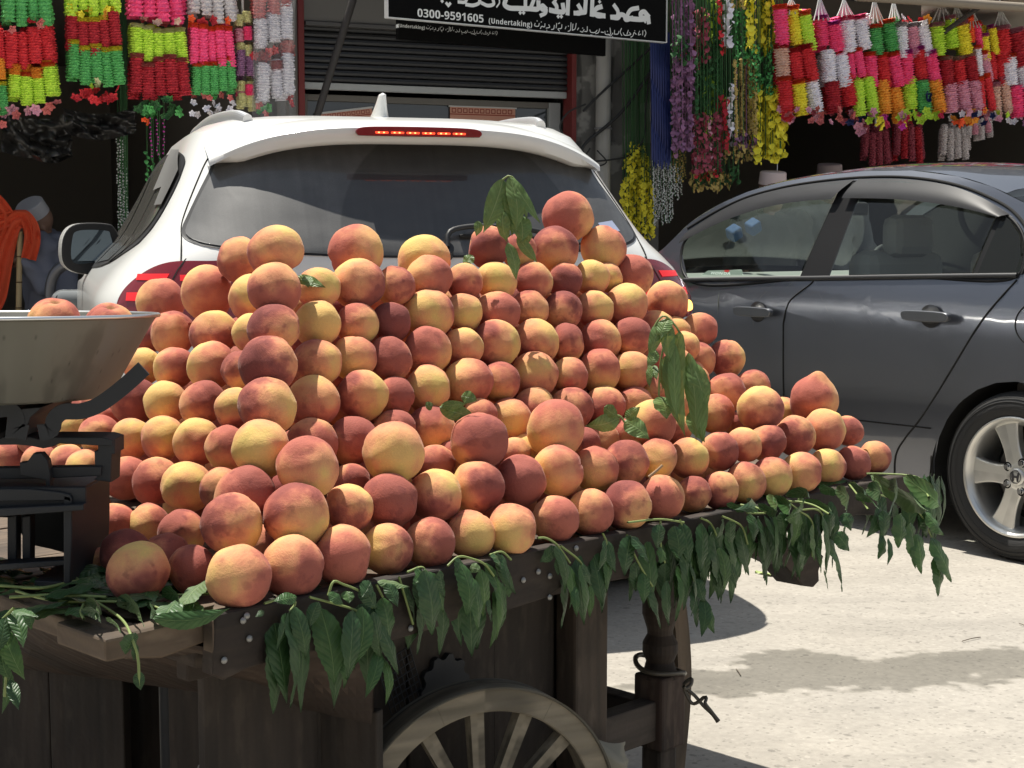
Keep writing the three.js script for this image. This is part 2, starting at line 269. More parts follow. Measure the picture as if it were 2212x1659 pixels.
  for (const p of list) {
    const m = mesh('peach', p.point ? pointed : shapes[Math.floor(rnd(0, 5))], skins[p.skin][Math.floor(rnd(0, 3))], scene);
    m.position.copy(pos(p)); const r = p.k * p.z; m.scale.setScalar(r / 0.955);
    m.quaternion.setFromUnitVectors(V(0, 1, 0), V(rnd(-0.8, 0.8), rnd(-1, 0.15), rnd(-1, 0.05)).normalize()); m.rotateY(rnd(0, 6.28));
    if (p.point) m.rotation.set(Math.PI + 0.1, 0.4, 0.12);
    if (p.point) tag(m, 'peach with a sharp upright tip, on the border at the grey car end', 'peach', 'peaches on the cart');
    else if (p.px > 1220 && p.py < 480) tag(m, 'topmost peach of the heap, alone on two others', 'peach', 'peaches on the cart');
    else { const nth = ['first', 'second', 'third', 'fourth', 'fifth', 'sixth', 'seventh', 'eighth', 'ninth', 'tenth'][clamp(Math.round((m.position.y - 0.737) / 0.056), 0, 9)], side = p.px < 560 ? 'left face' : p.px > 1290 ? 'grey car end' : p.px < 860 ? 'part beside the ridge' : 'middle of the long side';
      tag(m, words[p.skin] + (p.mode === 'f' ? ', ' + nth + ' course, ' + side : p.mode === 'w' ? ' in the front border, ' + side : p.mode === 'g' ? ' on the corner ridge, ' + nth + ' course' : ' in the bottom row, ' + side), 'peach', 'peaches on the cart'); }
    peachThings.push({ c: m.position.clone(), r });
  }
  // the inside of the heap: peaches behind the outer layer
  const spots = [], R = 0.036;
  for (let ly = 0; ly < 7; ly++) for (let a = 0; a < 24; a++) for (let b = 0; b < 16; b++) {
    const y = TRAY + R + ly * R * 1.55, q = A0.clone().addScaledVector(FRONT_DIR, (a + (ly % 2) / 2) * R * 2.05 - 0.5).addScaledVector(FRONT_IN, (b + (ly % 2) / 2) * R * 2.05); q.y = y;
    const h = y - TRAY, sF = q.clone().sub(A0).dot(FRONT_IN), sL = q.clone().sub(A0).dot(SIDE_IN), al = q.clone().sub(A0).dot(FRONT_DIR);
    if (sF < 0.055 + h / 1.5 || sF > 0.98 - h / 1.3 || sL < 0.06 + h / 1.5 || al > 1.56 - h * 1.12) continue;
    let ok = true; for (const t of peachThings) { if (t.c.distanceTo(q) < t.r + R * 0.98) { ok = false; break; } if (t.c.clone().sub(q).dot(FRONT_IN) > 0 && t.c.distanceTo(q) < 0.11) { ok = false; break; } }
    if (ok) spots.push(q);
  }
  const inst = new THREE.InstancedMesh(shapes[1], skins.r[0], spots.length); inst.name = 'heaped_peaches'; inst.castShadow = inst.receiveShadow = true;
  spots.forEach((q, i) => { inst.setMatrixAt(i, new THREE.Matrix4().compose(q, new THREE.Quaternion().setFromEuler(new THREE.Euler(rnd(0, 6), rnd(0, 6), rnd(0, 6))), V(R, R, R))); inst.setColorAt(i, RGB(rnd(0.85, 1), rnd(0.8, 1.0), 0.9)); });
  tag(inst, 'red peaches packed inside the heap behind its outer layer', 'peaches', null, 'stuff'); scene.add(inst);
  peachThings.skins = skins; peachThings.shapes = shapes;
}
// ---------------------------------------------------------------- cars: shared pieces
const spl = (pts) => (x) => {
  const n = pts.length; if (x <= pts[0][0]) return pts[0][1]; if (x >= pts[n - 1][0]) return pts[n - 1][1];
  let i = 0; while (x > pts[i + 1][0]) i++;
  const sl = (k) => (k <= 0 || k >= n - 1) ? 0 : (() => { const a = (pts[k][1] - pts[k - 1][1]) / (pts[k][0] - pts[k - 1][0]), b = (pts[k + 1][1] - pts[k][1]) / (pts[k + 1][0] - pts[k][0]); return a * b <= 0 ? 0 : 2 * a * b / (a + b); })();
  const e0 = i === 0 ? (pts[1][1] - pts[0][1]) / (pts[1][0] - pts[0][0]) : sl(i), e1 = i === n - 2 ? (pts[n - 1][1] - pts[n - 2][1]) / (pts[n - 1][0] - pts[n - 2][0]) : sl(i + 1);
  const h = pts[i + 1][0] - pts[i][0], t = (x - pts[i][0]) / h, t2 = t * t, t3 = t2 * t;
  return (2 * t3 - 3 * t2 + 1) * pts[i][1] + (t3 - 2 * t2 + t) * h * e0 + (-2 * t3 + 3 * t2) * pts[i + 1][1] + (t3 - t2) * h * e1;
};
const S_ = (t, n) => Math.sign(t) * Math.pow(Math.abs(t), 2 / n);
const rubber = std([0.022, 0.022, 0.022], { roughness: 0.82, bumpMap: dataTex(128, 128, (i, j) => { const l = hash3(i, j, 1) * 0.6 + 0.4 * noise3(i / 6, j / 6, 1); return [l, l, l]; }, false), bumpScale: 0.002 });
const blackPlastic = std([0.018, 0.018, 0.019], { roughness: 0.5 });
const chrome = std([0.75, 0.76, 0.78], { metalness: 1, roughness: 0.16 });
const darkGap = std([0.006, 0.006, 0.006], { roughness: 0.9 });
const alloy = std([0.70, 0.71, 0.71], { metalness: 0.85, roughness: 0.34, map: dataTex(256, 256, (i, j) => { const d = fbm(i / 40, j / 40, 2, 4), k = 1 - 0.35 * sstep(0.5, 0.75, d); return [k, k * 0.98, k * 0.94]; }) });
function makeWheel(parent, x, y, z, face, R = 0.316, emblem = true) {      // face = -1: outer side towards local -x
  const g = new THREE.Group(); g.name = 'wheel'; g.position.set(x, y, z); g.rotation.y = face < 0 ? -Math.PI / 2 : Math.PI / 2; parent.add(g);   // local +z = outward
  const W = 0.2, rr = R * 0.695, lathe = (pts, seg = 72) => { const q = new THREE.LatheGeometry(pts.map((p) => new THREE.Vector2(...p)), seg); q.rotateX(Math.PI / 2); return q; };
  const tp = smoothPoly([[rr, -W / 2 + 0.012], [rr + 0.02, -W / 2], [R - 0.045, -W / 2 - 0.004], [R - 0.012, -W / 2 + 0.016], [R, -W / 4], [R, 0], [R, W / 4], [R - 0.012, W / 2 - 0.016], [R - 0.045, W / 2 + 0.004], [rr + 0.02, W / 2], [rr, W / 2 - 0.012]], 46, false);
  const tyre = [lathe(tp, 96)];
  for (const rad of [0.35, 0.62, 0.8]) { const tr = new THREE.TorusGeometry(mix(rr, R, rad), 0.0016, 5, 90); tr.translate(0, 0, W / 2 + (rad < 0.7 ? 0.003 : -0.002)); tyre.push(tr); }
  mesh('tyre', merge(tyre), rubber, g);
  const rim = [lathe([[rr + 0.006, W / 2 - 0.012], [rr + 0.004, W / 2 - 0.002], [rr - 0.006, W / 2 - 0.004], [rr - 0.014, W / 2 - 0.02], [rr - 0.03, W / 2 - 0.045], [rr - 0.034, -W / 2 + 0.02], [rr, -W / 2 + 0.01]])];
  mesh('rim', merge(rim), alloy, g);
  const sp = new THREE.Shape(); sp.moveTo(-0.034, 0.05); sp.quadraticCurveTo(-0.02, 0.11, -0.048, rr - 0.022); sp.lineTo(-0.03, rr - 0.012); sp.lineTo(0.03, rr - 0.012); sp.lineTo(0.048, rr - 0.022); sp.quadraticCurveTo(0.02, 0.11, 0.034, 0.05); sp.closePath();
  const sg = new THREE.ExtrudeGeometry(sp, { depth: 0.022, bevelEnabled: true, bevelThickness: 0.008, bevelSize: 0.007, bevelSegments: 3, curveSegments: 10 });
  for (let k = 0; k < 5; k++) { const s = mesh('spoke', sg, alloy, g); s.rotation.z = k * Math.PI * 2 / 5 + 0.31; s.position.z = W / 2 - 0.062; }
  mesh('hub', lathe([[0, W / 2 - 0.03], [0.04, W / 2 - 0.03], [0.066, W / 2 - 0.036], [0.074, W / 2 - 0.05], [0.074, W / 2 - 0.08], [0, W / 2 - 0.08]], 40), alloy, g);
  mesh('brake_disc', lathe([[0.05, 0.0], [0.135, 0.0], [0.135, -0.02], [0.05, -0.02]], 48), std([0.12, 0.11, 0.1], { metalness: 0.7, roughness: 0.5 }), g);
  mesh('wheel_back', lathe([[0, -0.06], [rr - 0.034, -0.06], [rr - 0.034, -0.07], [0, -0.07]], 32), darkGap, g);
  for (let k = 0; k < 5; k++) {
    const a = k * Math.PI * 2 / 5 + 0.31 + Math.PI / 5 + Math.PI / 2; const n = new THREE.CylinderGeometry(0.0095, 0.0105, 0.02, 6); n.rotateX(Math.PI / 2); n.translate(Math.cos(a) * 0.055, Math.sin(a) * 0.055, W / 2 - 0.03);
    const cup = new THREE.TorusGeometry(0.015, 0.004, 6, 18); cup.translate(Math.cos(a) * 0.055, Math.sin(a) * 0.055, W / 2 - 0.034);
    mesh('lug_nut', n, chrome, g); mesh('nut_recess', cup, darkGap, g);
  }
  mesh('centre_cap', lathe([[0, W / 2 - 0.019], [0.028, W / 2 - 0.02], [0.033, W / 2 - 0.028]], 32), alloy, g);
  if (emblem) {
    const h = [[-0.017, 0.017], [-0.011, 0.017], [-0.0075, 0.004], [0.0075, 0.004], [0.011, 0.017], [0.017, 0.017], [0.013, -0.017], [0.0075, -0.017], [0.0062, -0.003], [-0.0062, -0.003], [-0.0075, -0.017], [-0.013, -0.017]];
    const e = new THREE.ExtrudeGeometry(new THREE.Shape(h.map((p) => new THREE.Vector2(...p))), { depth: 0.003, bevelEnabled: false }); e.translate(0, 0, W / 2 - 0.0195);
    mesh('emblem', e, std([0.06, 0.06, 0.065], { metalness: 0.5, roughness: 0.4 }), g);
    const fr = new THREE.TorusGeometry(0.0235, 0.0015, 6, 28); fr.translate(0, 0, W / 2 - 0.018); mesh('emblem_ring', fr, std([0.1, 0.1, 0.1], { metalness: 0.6, roughness: 0.4 }), g);
  }
  return g;
}
// ---------------------------------------------------------------- white SUV
const suv = thing('white_suv', 'dusty white SUV with lit red brake lamps behind the peach heap', 'car', null, V(-0.238, 0, -4.55), 16.5 * Math.PI / 180); suv.scale.set(0.955, 0.992, 0.955);
{
  const paint = phys([0.76, 0.77, 0.76], { roughness: 0.32, clearcoat: 0.7, clearcoatRoughness: 0.12, map: dataTex(256, 256, (i, j) => { const d = fbm(i / 50, j / 50, 7, 4), k = 1 - 0.07 * sstep(0.45, 0.8, d); return [k, k * 0.99, k * 0.965]; }) });
  const w = spl([[0.22, 0.80], [0.4, 0.88], [0.62, 0.985], [0.85, 1.01], [1.0, 1.005], [1.1, 0.95], [1.2, 0.85], [1.35, 0.765], [1.48, 0.705], [1.54, 0.67]]);
  const zr = spl([[0.22, -0.03], [0.35, 0.06], [0.55, 0.09], [0.72, 0.075], [0.9, 0.03], [1.05, 0.0], [1.15, -0.02], [1.25, -0.085], [1.4, -0.2], [1.5, -0.285], [1.54, -0.33]]);
  const zf = spl([[0.22, -4.2], [0.5, -4.35], [0.85, -4.3], [0.98, -4.1], [1.03, -3.15], [1.06, -3.05], [1.54, -2.0]]), N = 4.6, L = 0.75;
  const loop = (a, y) => { const c = Math.cos(a), s = Math.sin(a); return V(w(y) * S_(s, N), y, c >= 0 ? zr(y) - L + L * S_(c, N) : zf(y) + L + L * S_(c, N)); };
  const ys = []; for (let y = 0.22; y < 0.97; y += 0.05) ys.push(y); for (let y = 0.97; y < 1.07; y += 0.01) ys.push(y); for (let y = 1.07; y <= 1.5401; y += 0.03916) ys.push(y);
  const as = []; for (let i = 0; i <= 120; i++) as.push(-Math.PI + i / 120 * 2 * Math.PI);
  const body = grid(as.length - 1, ys.length - 1, (u, v) => loop(as[Math.round(u * (as.length - 1))], ys[Math.round(v * (ys.length - 1))]));
  const C0 = V(0, 0, -1.15);
  const roof = grid(120, 14, (u, v) => { const q = loop(-Math.PI + u * 2 * Math.PI, 1.54), k = 1 - v; q.sub(C0).multiplyScalar(Math.max(k, 0.001)); q.y = 0; q.add(C0); q.y = 1.54 + 0.075 * Math.pow(1 - Math.pow(k, 3), 0.62); return q; });
  const floor = grid(60, 2, (u, v) => { const q = loop(-Math.PI + u * 2 * Math.PI, 0.22); q.lerp(V(0, 0.22, -2), v * 0.999); return q; });
  mesh('body', merge([body, floor]), paint, suv);
  mesh('roof', roof, paint, suv);
  // tailgate glass, dusty except where the wiper has swept
  const glassPoly = smoothPoly([[-0.72, 1.205], [-0.6, 1.175], [-0.3, 1.155], [0, 1.15], [0.3, 1.155], [0.6, 1.175], [0.72, 1.205], [0.705, 1.27], [0.63, 1.40], [0.585, 1.47], [0.3, 1.50], [0, 1.505], [-0.3, 1.50], [-0.585, 1.47], [-0.63, 1.40], [-0.705, 1.27]], 90);
  const rear = (x, y) => V(x, y, zr(y) - L + L * Math.pow(Math.max(0, 1 - Math.pow(Math.abs(x / w(y)), N)), 1 / N));
  const dust = dataTex(768, 384, (i, j) => {
    const x = -0.8 + i / 768 * 1.6, y = 1.1 + j / 384 * 0.45;
    const r = Math.hypot(x - 0.12, y - 1.165), a = Math.atan2(y - 1.165, x - 0.12), swept = sstep(0.400, 0.392, r) * sstep(0.072, 0.08, r) * sstep(0.02, 0.07, a) * sstep(3.02, 2.95, a);
    const d = (0.55 + 0.5 * (fbm(x * 14, y * 30, 3, 4) - 0.3)) * (0.85 + 0.3 * hash3(i, j, 3)) * (1 - 0.62 * swept);
    const run = fbm(x * 60, y * 4, 5, 3); const k = 0.008 + 0.075 * clamp(d * (0.75 + 0.5 * run));
    return [k, k * 0.985, k * 0.95];
  });
  const gl = patch(glassPoly, rear, 0.005, 0.05); { const uv = gl.attributes.uv; for (let i = 0; i < uv.count; i++) uv.setXY(i, (uv.getX(i) + 0.8) / 1.6, (uv.getY(i) - 1.1) / 0.45); }
  mesh('rear_window', gl, phys(0xffffff, { map: dust, roughness: 0.55, clearcoat: 0.75, clearcoatRoughness: 0.04 }), suv);
  const edge = patch(smoothPoly(glassPoly.filter((_, i) => i % 3 === 0).map(([x, y]) => [x * 1.018, (y - 1.33) * 1.03 + 1.33]), 90), rear, 0.0025, 0.05); mesh('window_seal', edge, blackPlastic, suv);
  tag(suv.children.find((c) => c.name === 'rear_window'), 'dusty dark rear window with a clean wiper arc');
  // spoiler with brake lamp
  const sec = (u) => {
    const q = Math.abs(u), dr = 0.105 * Math.pow(q, 3.5), bk = 0.10 * Math.pow(q, 2.6), x = 0.645 * u, l = 1 - 0.25 * Math.pow(q, 4);
    const kk = 1 - 0.85 * sstep(0.82, 1, q), T = (y, t) => t - (t - y) * kk;
    return [[1.598 - 0.075 * q ** 3, -0.62], [1.578 - dr * 0.9, -0.36 - bk * 0.6], [1.546 - dr, -0.175 - bk], [1.536 - dr, -0.162 - bk], [1.522 - dr, -0.160 - bk], [T(1.497, 1.53) - dr, -0.168 - bk], [T(1.489, 1.53) - dr, -0.18 - bk], [T(1.489, 1.53) - dr, -0.21 - bk], [T(1.497, 1.54) - dr, -0.30 - bk * 0.6 * l], [T(1.52, 1.56) - dr, -0.5 - bk * 0.2]].map(([y, z]) => V(x, y, z));
  };
  mesh('spoiler', toCreasedNormals(grid(60, 10, (u, v) => { const s = sec(u * 2 - 1), t = v * 10, i = Math.min(9, t | 0); return s[i].clone().lerp(s[(i + 1) % 10], t - i); }).toNonIndexed(), 0.7), paint, suv);
  const bl = new THREE.Group(); bl.name = 'brake_lamp'; bl.position.set(0, 1.5265, -0.152); suv.add(bl);
  const bar = new THREE.ExtrudeGeometry(new THREE.Shape(smoothPoly([[-0.197, -0.011], [-0.188, 0.008], [-0.1, 0.0135], [0.1, 0.0135], [0.188, 0.008], [0.197, -0.011], [0.15, -0.0145], [-0.15, -0.0145]], 48).map((p) => new THREE.Vector2(...p))), { depth: 0.012, bevelEnabled: true, bevelSize: 0.003, bevelThickness: 0.003, bevelSegments: 2 }); bar.scale(1, 0.86, 1); bar.translate(0, -0.0015, -0.008);
  mesh('lens', bar, phys([0.22, 0.008, 0.012], { roughness: 0.18, clearcoat: 0.8 }), bl);
  for (let k = 0; k < 6; k++) mesh('led', box(0.042, 0.006, 0.004, -0.122 + k * 0.05, -0.006, 0.0085, 0.002), std([0.5, 0.02, 0.01], { emissive: RGB(1, 0.06, 0.02), emissiveIntensity: 1.5 }), bl);
  for (let k = 0; k < 6; k++) for (const o of [-0.01, 0.006]) mesh('led_core', box(0.006, 0.004, 0.003, -0.122 + k * 0.05 + o, -0.006, 0.0105, 0.001), std([0.6, 0.1, 0.02], { emissive: RGB(1, 0.38, 0.12), emissiveIntensity: 2.2 }), bl);
  // tail lamps wrap round the corners
  const lens = phys([0.20, 0.008, 0.014], { roughness: 0.12, clearcoat: 1, clearcoatRoughness: 0.03 });
  const lit = std([0.55, 0.02, 0.02], { emissive: RGB(0.9, 0.02, 0.03), emissiveIntensity: 0.4, roughness: 0.3 }), clear = phys([0.55, 0.56, 0.57], { roughness: 0.25, clearcoat: 0.8, bumpMap: dataTex(64, 64, (i, j) => { const l = (i % 8 < 4 ? 1 : 0) * 0.5 + (j % 8 < 4 ? 0.5 : 0); return [l, l, l]; }, false), bumpScale: 0.004 });
  for (const s of [-1, 1]) {
    const tl = new THREE.Group(); tl.name = 'tail_lamp'; suv.add(tl);
    const put = (n, poly, off, m) => { const q = poly.map(([a, y]) => [a * s, y]); if (s < 0) q.reverse(); return mesh(n, patch(q, loop, off, 0.05), m, tl); };
    put('lens', smoothPoly([[0.30, 1.13], [0.5, 1.135], [0.75, 1.13], [0.9, 1.10], [0.99, 1.05], [1.0, 0.98], [0.92, 0.955], [0.6, 0.95], [0.30, 0.965]], 60), 0.008, lens);
    put('clear_lens', [[0.66, 0.95], [0.8, 0.952], [0.96, 0.957], [0.97, 0.90], [0.9, 0.86], [0.7, 0.86]], 0.007, clear);
    for (const [y0, y1] of [[1.078, 1.098], [1.02, 1.045]]) for (const [a0, a1] of [[0.36, 0.6], [0.69, 0.92]]) put('light_bar', [[a0, y0], [a1, y0], [a1 + 0.02, y1 - 0.003], [a0, y1]], 0.0105, lit);
    put('panel_gap', [[0.645, 1.14], [0.655, 1.14], [0.655, 0.9], [0.645, 0.9]], 0.0095, darkGap);
    if (s > 0) put('signal_lamp', smoothPoly([[0.74, 0.97], [0.96, 0.972], [0.98, 0.992], [0.9, 1.004], [0.74, 1.0]], 24), 0.011, std([0.9, 0.5, 0.1], { emissive: RGB(1, 0.5, 0.1), emissiveIntensity: 2.6 }));
  }
  // panel gaps round the tailgate
  for (const s of [-1, 1]) { const pts = [[0.742, 1.205], [0.735, 1.25], [0.655, 1.42], [0.64, 1.445]], pt2 = [[0.742, 1.205], [0.75, 1.14], [0.76, 0.9], [0.74, 0.7]];
    for (const pl of [pts, pt2]) mesh('panel_gap', tube(pl.map(([x, y]) => { const q = rear(x * s, y); q.z += 0.0005; return q; }), 0.003, 20, 5), darkGap, suv); }
  // wiper
  const wp = new THREE.Group(); wp.name = 'rear_wiper'; suv.add(wp);
  const onRear = (x, y, o) => { const q = rear(x, y); q.z += o; q.y += o * 0.4; return q; };
  mesh('arm', tube([onRear(0.05, 1.165, 0.03), onRear(0.06, 1.205, 0.035), onRear(0.12, 1.225, 0.03), onRear(0.3, 1.222, 0.028), onRear(0.44, 1.2, 0.02)], 0.009, 24, 6), blackPlastic, wp);
  mesh('pivot', (() => { const c = new THREE.CylinderGeometry(0.022, 0.026, 0.035, 18); c.rotateX(Math.PI / 2 - 0.6); c.translate(...onRear(0.05, 1.16, 0.012).toArray()); return c; })(), blackPlastic, wp);
  mesh('blade', tube([onRear(0.1, 1.205, 0.012), onRear(0.3, 1.2, 0.012), onRear(0.5, 1.183, 0.012)], 0.006, 16, 5), rubber, wp);
  const stk = patch([[0.60, 1.215], [0.665, 1.222], [0.645, 1.255], [0.585, 1.247]], rear, 0.0065, 0.03); mesh('sticker', stk, std([0.32, 0.36, 0.5]), suv);
  // roof rails, aerial
  for (const s of [-1, 1]) mesh('roof_rail', (() => {
    const pts = [V(s * 0.50, 1.572, -0.46), V(s * 0.515, 1.59, -0.56), V(s * 0.53, 1.606, -0.8), V(s * 0.545, 1.617, -1.15), V(s * 0.55, 1.615, -1.6), V(s * 0.545, 1.605, -2.0), V(s * 0.54, 1.575, -2.1)];
    const g = new THREE.ExtrudeGeometry(new THREE.Shape(smoothPoly([[-0.012, -0.022], [0.012, -0.022], [0.016, 0], [0.009, 0.016], [-0.009, 0.016], [-0.016, 0]], 16).map((p) => new THREE.Vector2(...p))), { steps: 40, extrudePath: new THREE.CatmullRomCurve3(pts) }); return g;
  })(), std([0.72, 0.73, 0.74], { metalness: 0.6, roughness: 0.32 }), suv);
  const fin = grid(20, 14, (u, v) => { const a = u * 2 * Math.PI, t = v > 0.93 ? Math.sqrt(Math.max(0, (1 - v) / 0.07)) : 1, wd = mix(0.036, 0.011, Math.pow(v, 0.6)) * t, ln = mix(0.115, 0.022, Math.pow(v, 0.75)) * t, cz = -0.80 + mix(0, 0.085, Math.pow(v, 0.8)); return V(Math.sin(a) * wd, 1.6 + v * 0.09, cz - Math.cos(a) * ln); });
  mesh('shark_fin_aerial', fin, paint, suv);
  // left side: windows, belt, visor, door mirror, handles
  const side = (z, y) => { const d = (z - (zr(y) - L)) / L; return V(-w(y) * (d > 0 ? Math.pow(Math.max(0, 1 - Math.pow(d, N)), 1 / N) : 1), y, z); };
  const reflTone = phys([0.15, 0.145, 0.13], { roughness: 0.3, clearcoat: 0.8, clearcoatRoughness: 0.05 });  // beige street reflection put into the side glass colour
  const sideR = (z, y) => { const q = side(z, y); q.x *= -1; return q; };
  for (const [sf, flip] of [[side, false], [sideR, true]]) {
    const P = (n, poly, off, m) => mesh(n, patch(flip ? poly.slice().reverse() : poly, sf, off, 0.06), m, suv);
    P('window_surround', smoothPoly([[-0.40, 1.22], [-0.45, 1.40], [-0.6, 1.47], [-1.2, 1.5], [-2.0, 1.46], [-2.9, 1.10], [-2.6, 1.075], [-1.2, 1.105], [-0.6, 1.15]], 70), 0.004, blackPlastic);
    P('quarter_window', smoothPoly([[-0.45, 1.24], [-0.49, 1.38], [-0.64, 1.44], [-0.95, 1.46], [-0.95, 1.14], [-0.66, 1.165]], 50), 0.007, reflTone);
    P('side_window', [[-1.02, 1.125], [-1.02, 1.465], [-1.4, 1.47], [-1.78, 1.455], [-1.78, 1.105]], 0.007, reflTone);
    P('side_window', [[-1.86, 1.10], [-1.86, 1.445], [-2.05, 1.42], [-2.75, 1.115]], 0.007, reflTone);
  }
  const vis = phys([0.10, 0.097, 0.088], { roughness: 0.55, transmission: 0.25, thickness: 0, side: THREE.DoubleSide });
  mesh('rain_visor', patch([[-0.42, 1.30], [-0.47, 1.41], [-0.62, 1.478], [-1.02, 1.50], [-1.02, 1.36], [-0.62, 1.36], [-0.55, 1.30]], side, 0.014, 0.05), vis, suv);
  const mir = new THREE.Group(); mir.name = 'door_mirror'; mir.position.set(-0.955, 1.15, -2.14); mir.rotation.y = 0.12; suv.add(mir);
  const mo = (k, o) => smoothPoly([[-0.128, -0.02], [-0.118, 0.06], [-0.07, 0.105], [0.05, 0.108], [0.09, 0.085], [0.125, -0.005], [0.105, -0.06], [0.06, -0.092], [-0.05, -0.09], [-0.11, -0.065]].map(([x, y]) => [x * k, y * k + o]), 50);
  const msh = (p) => new THREE.Shape(p.map((q) => new THREE.Vector2(...q)));
  const hg = new THREE.ExtrudeGeometry(msh(mo(0.97, 0)), { depth: 0.07, bevelEnabled: true, bevelSize: 0.012, bevelThickness: 0.04, bevelSegments: 5 }); hg.translate(0, 0, -0.12);
  hg.scale(0.955, 0.955, 1); mesh('mirror_cap', hg, paint, mir);
  const ig = new THREE.ExtrudeGeometry(msh(mo(0.975, 0)), { depth: 0.012, bevelEnabled: true, bevelSize: 0.006, bevelThickness: 0.006, bevelSegments: 2 }); ig.translate(0, 0, -0.012); mesh('mirror_housing', ig, std([0.01, 0.01, 0.011], { roughness: 0.75 }), mir);
  const mg = new THREE.ShapeGeometry(msh(smoothPoly([[-0.088, -0.045], [-0.088, 0.05], [-0.06, 0.082], [0.05, 0.082], [0.07, 0.06], [0.088, -0.03], [0.075, -0.045], [0, -0.048]], 44))); mg.translate(0.0, 0.0, 0.009); mesh('mirror_glass', mg, std([0.2, 0.24, 0.26], { metalness: 1, roughness: 0.04 }), mir);
  mesh('mirror_arm', box(0.14, 0.05, 0.06, 0.13, -0.04, -0.05, 0.02), blackPlastic, mir);
  mesh('mirror_arm', box(0.1, 0.03, 0.06, 0.96, 1.08, -2.16, 0.01), blackPlastic, suv);
  for (const z of [-1.25, -2.2]) mesh('door_handle', box(0.03, 0.03, 0.2, -0.965, 0.96, z, 0.012), chrome, suv);
  for (const z of [-0.62, -3.35]) for (const s of [-1, 1]) makeWheel(suv, s * 0.83, 0.335, z, s, 0.335, false);
  mesh('wheel_arch', box(1.6, 0.5, 0.72, 0, 0.42, -0.62, 0.1), blackPlastic, suv); mesh('wheel_arch', box(1.6, 0.5, 0.72, 0, 0.42, -3.35, 0.1), blackPlastic, suv);
}
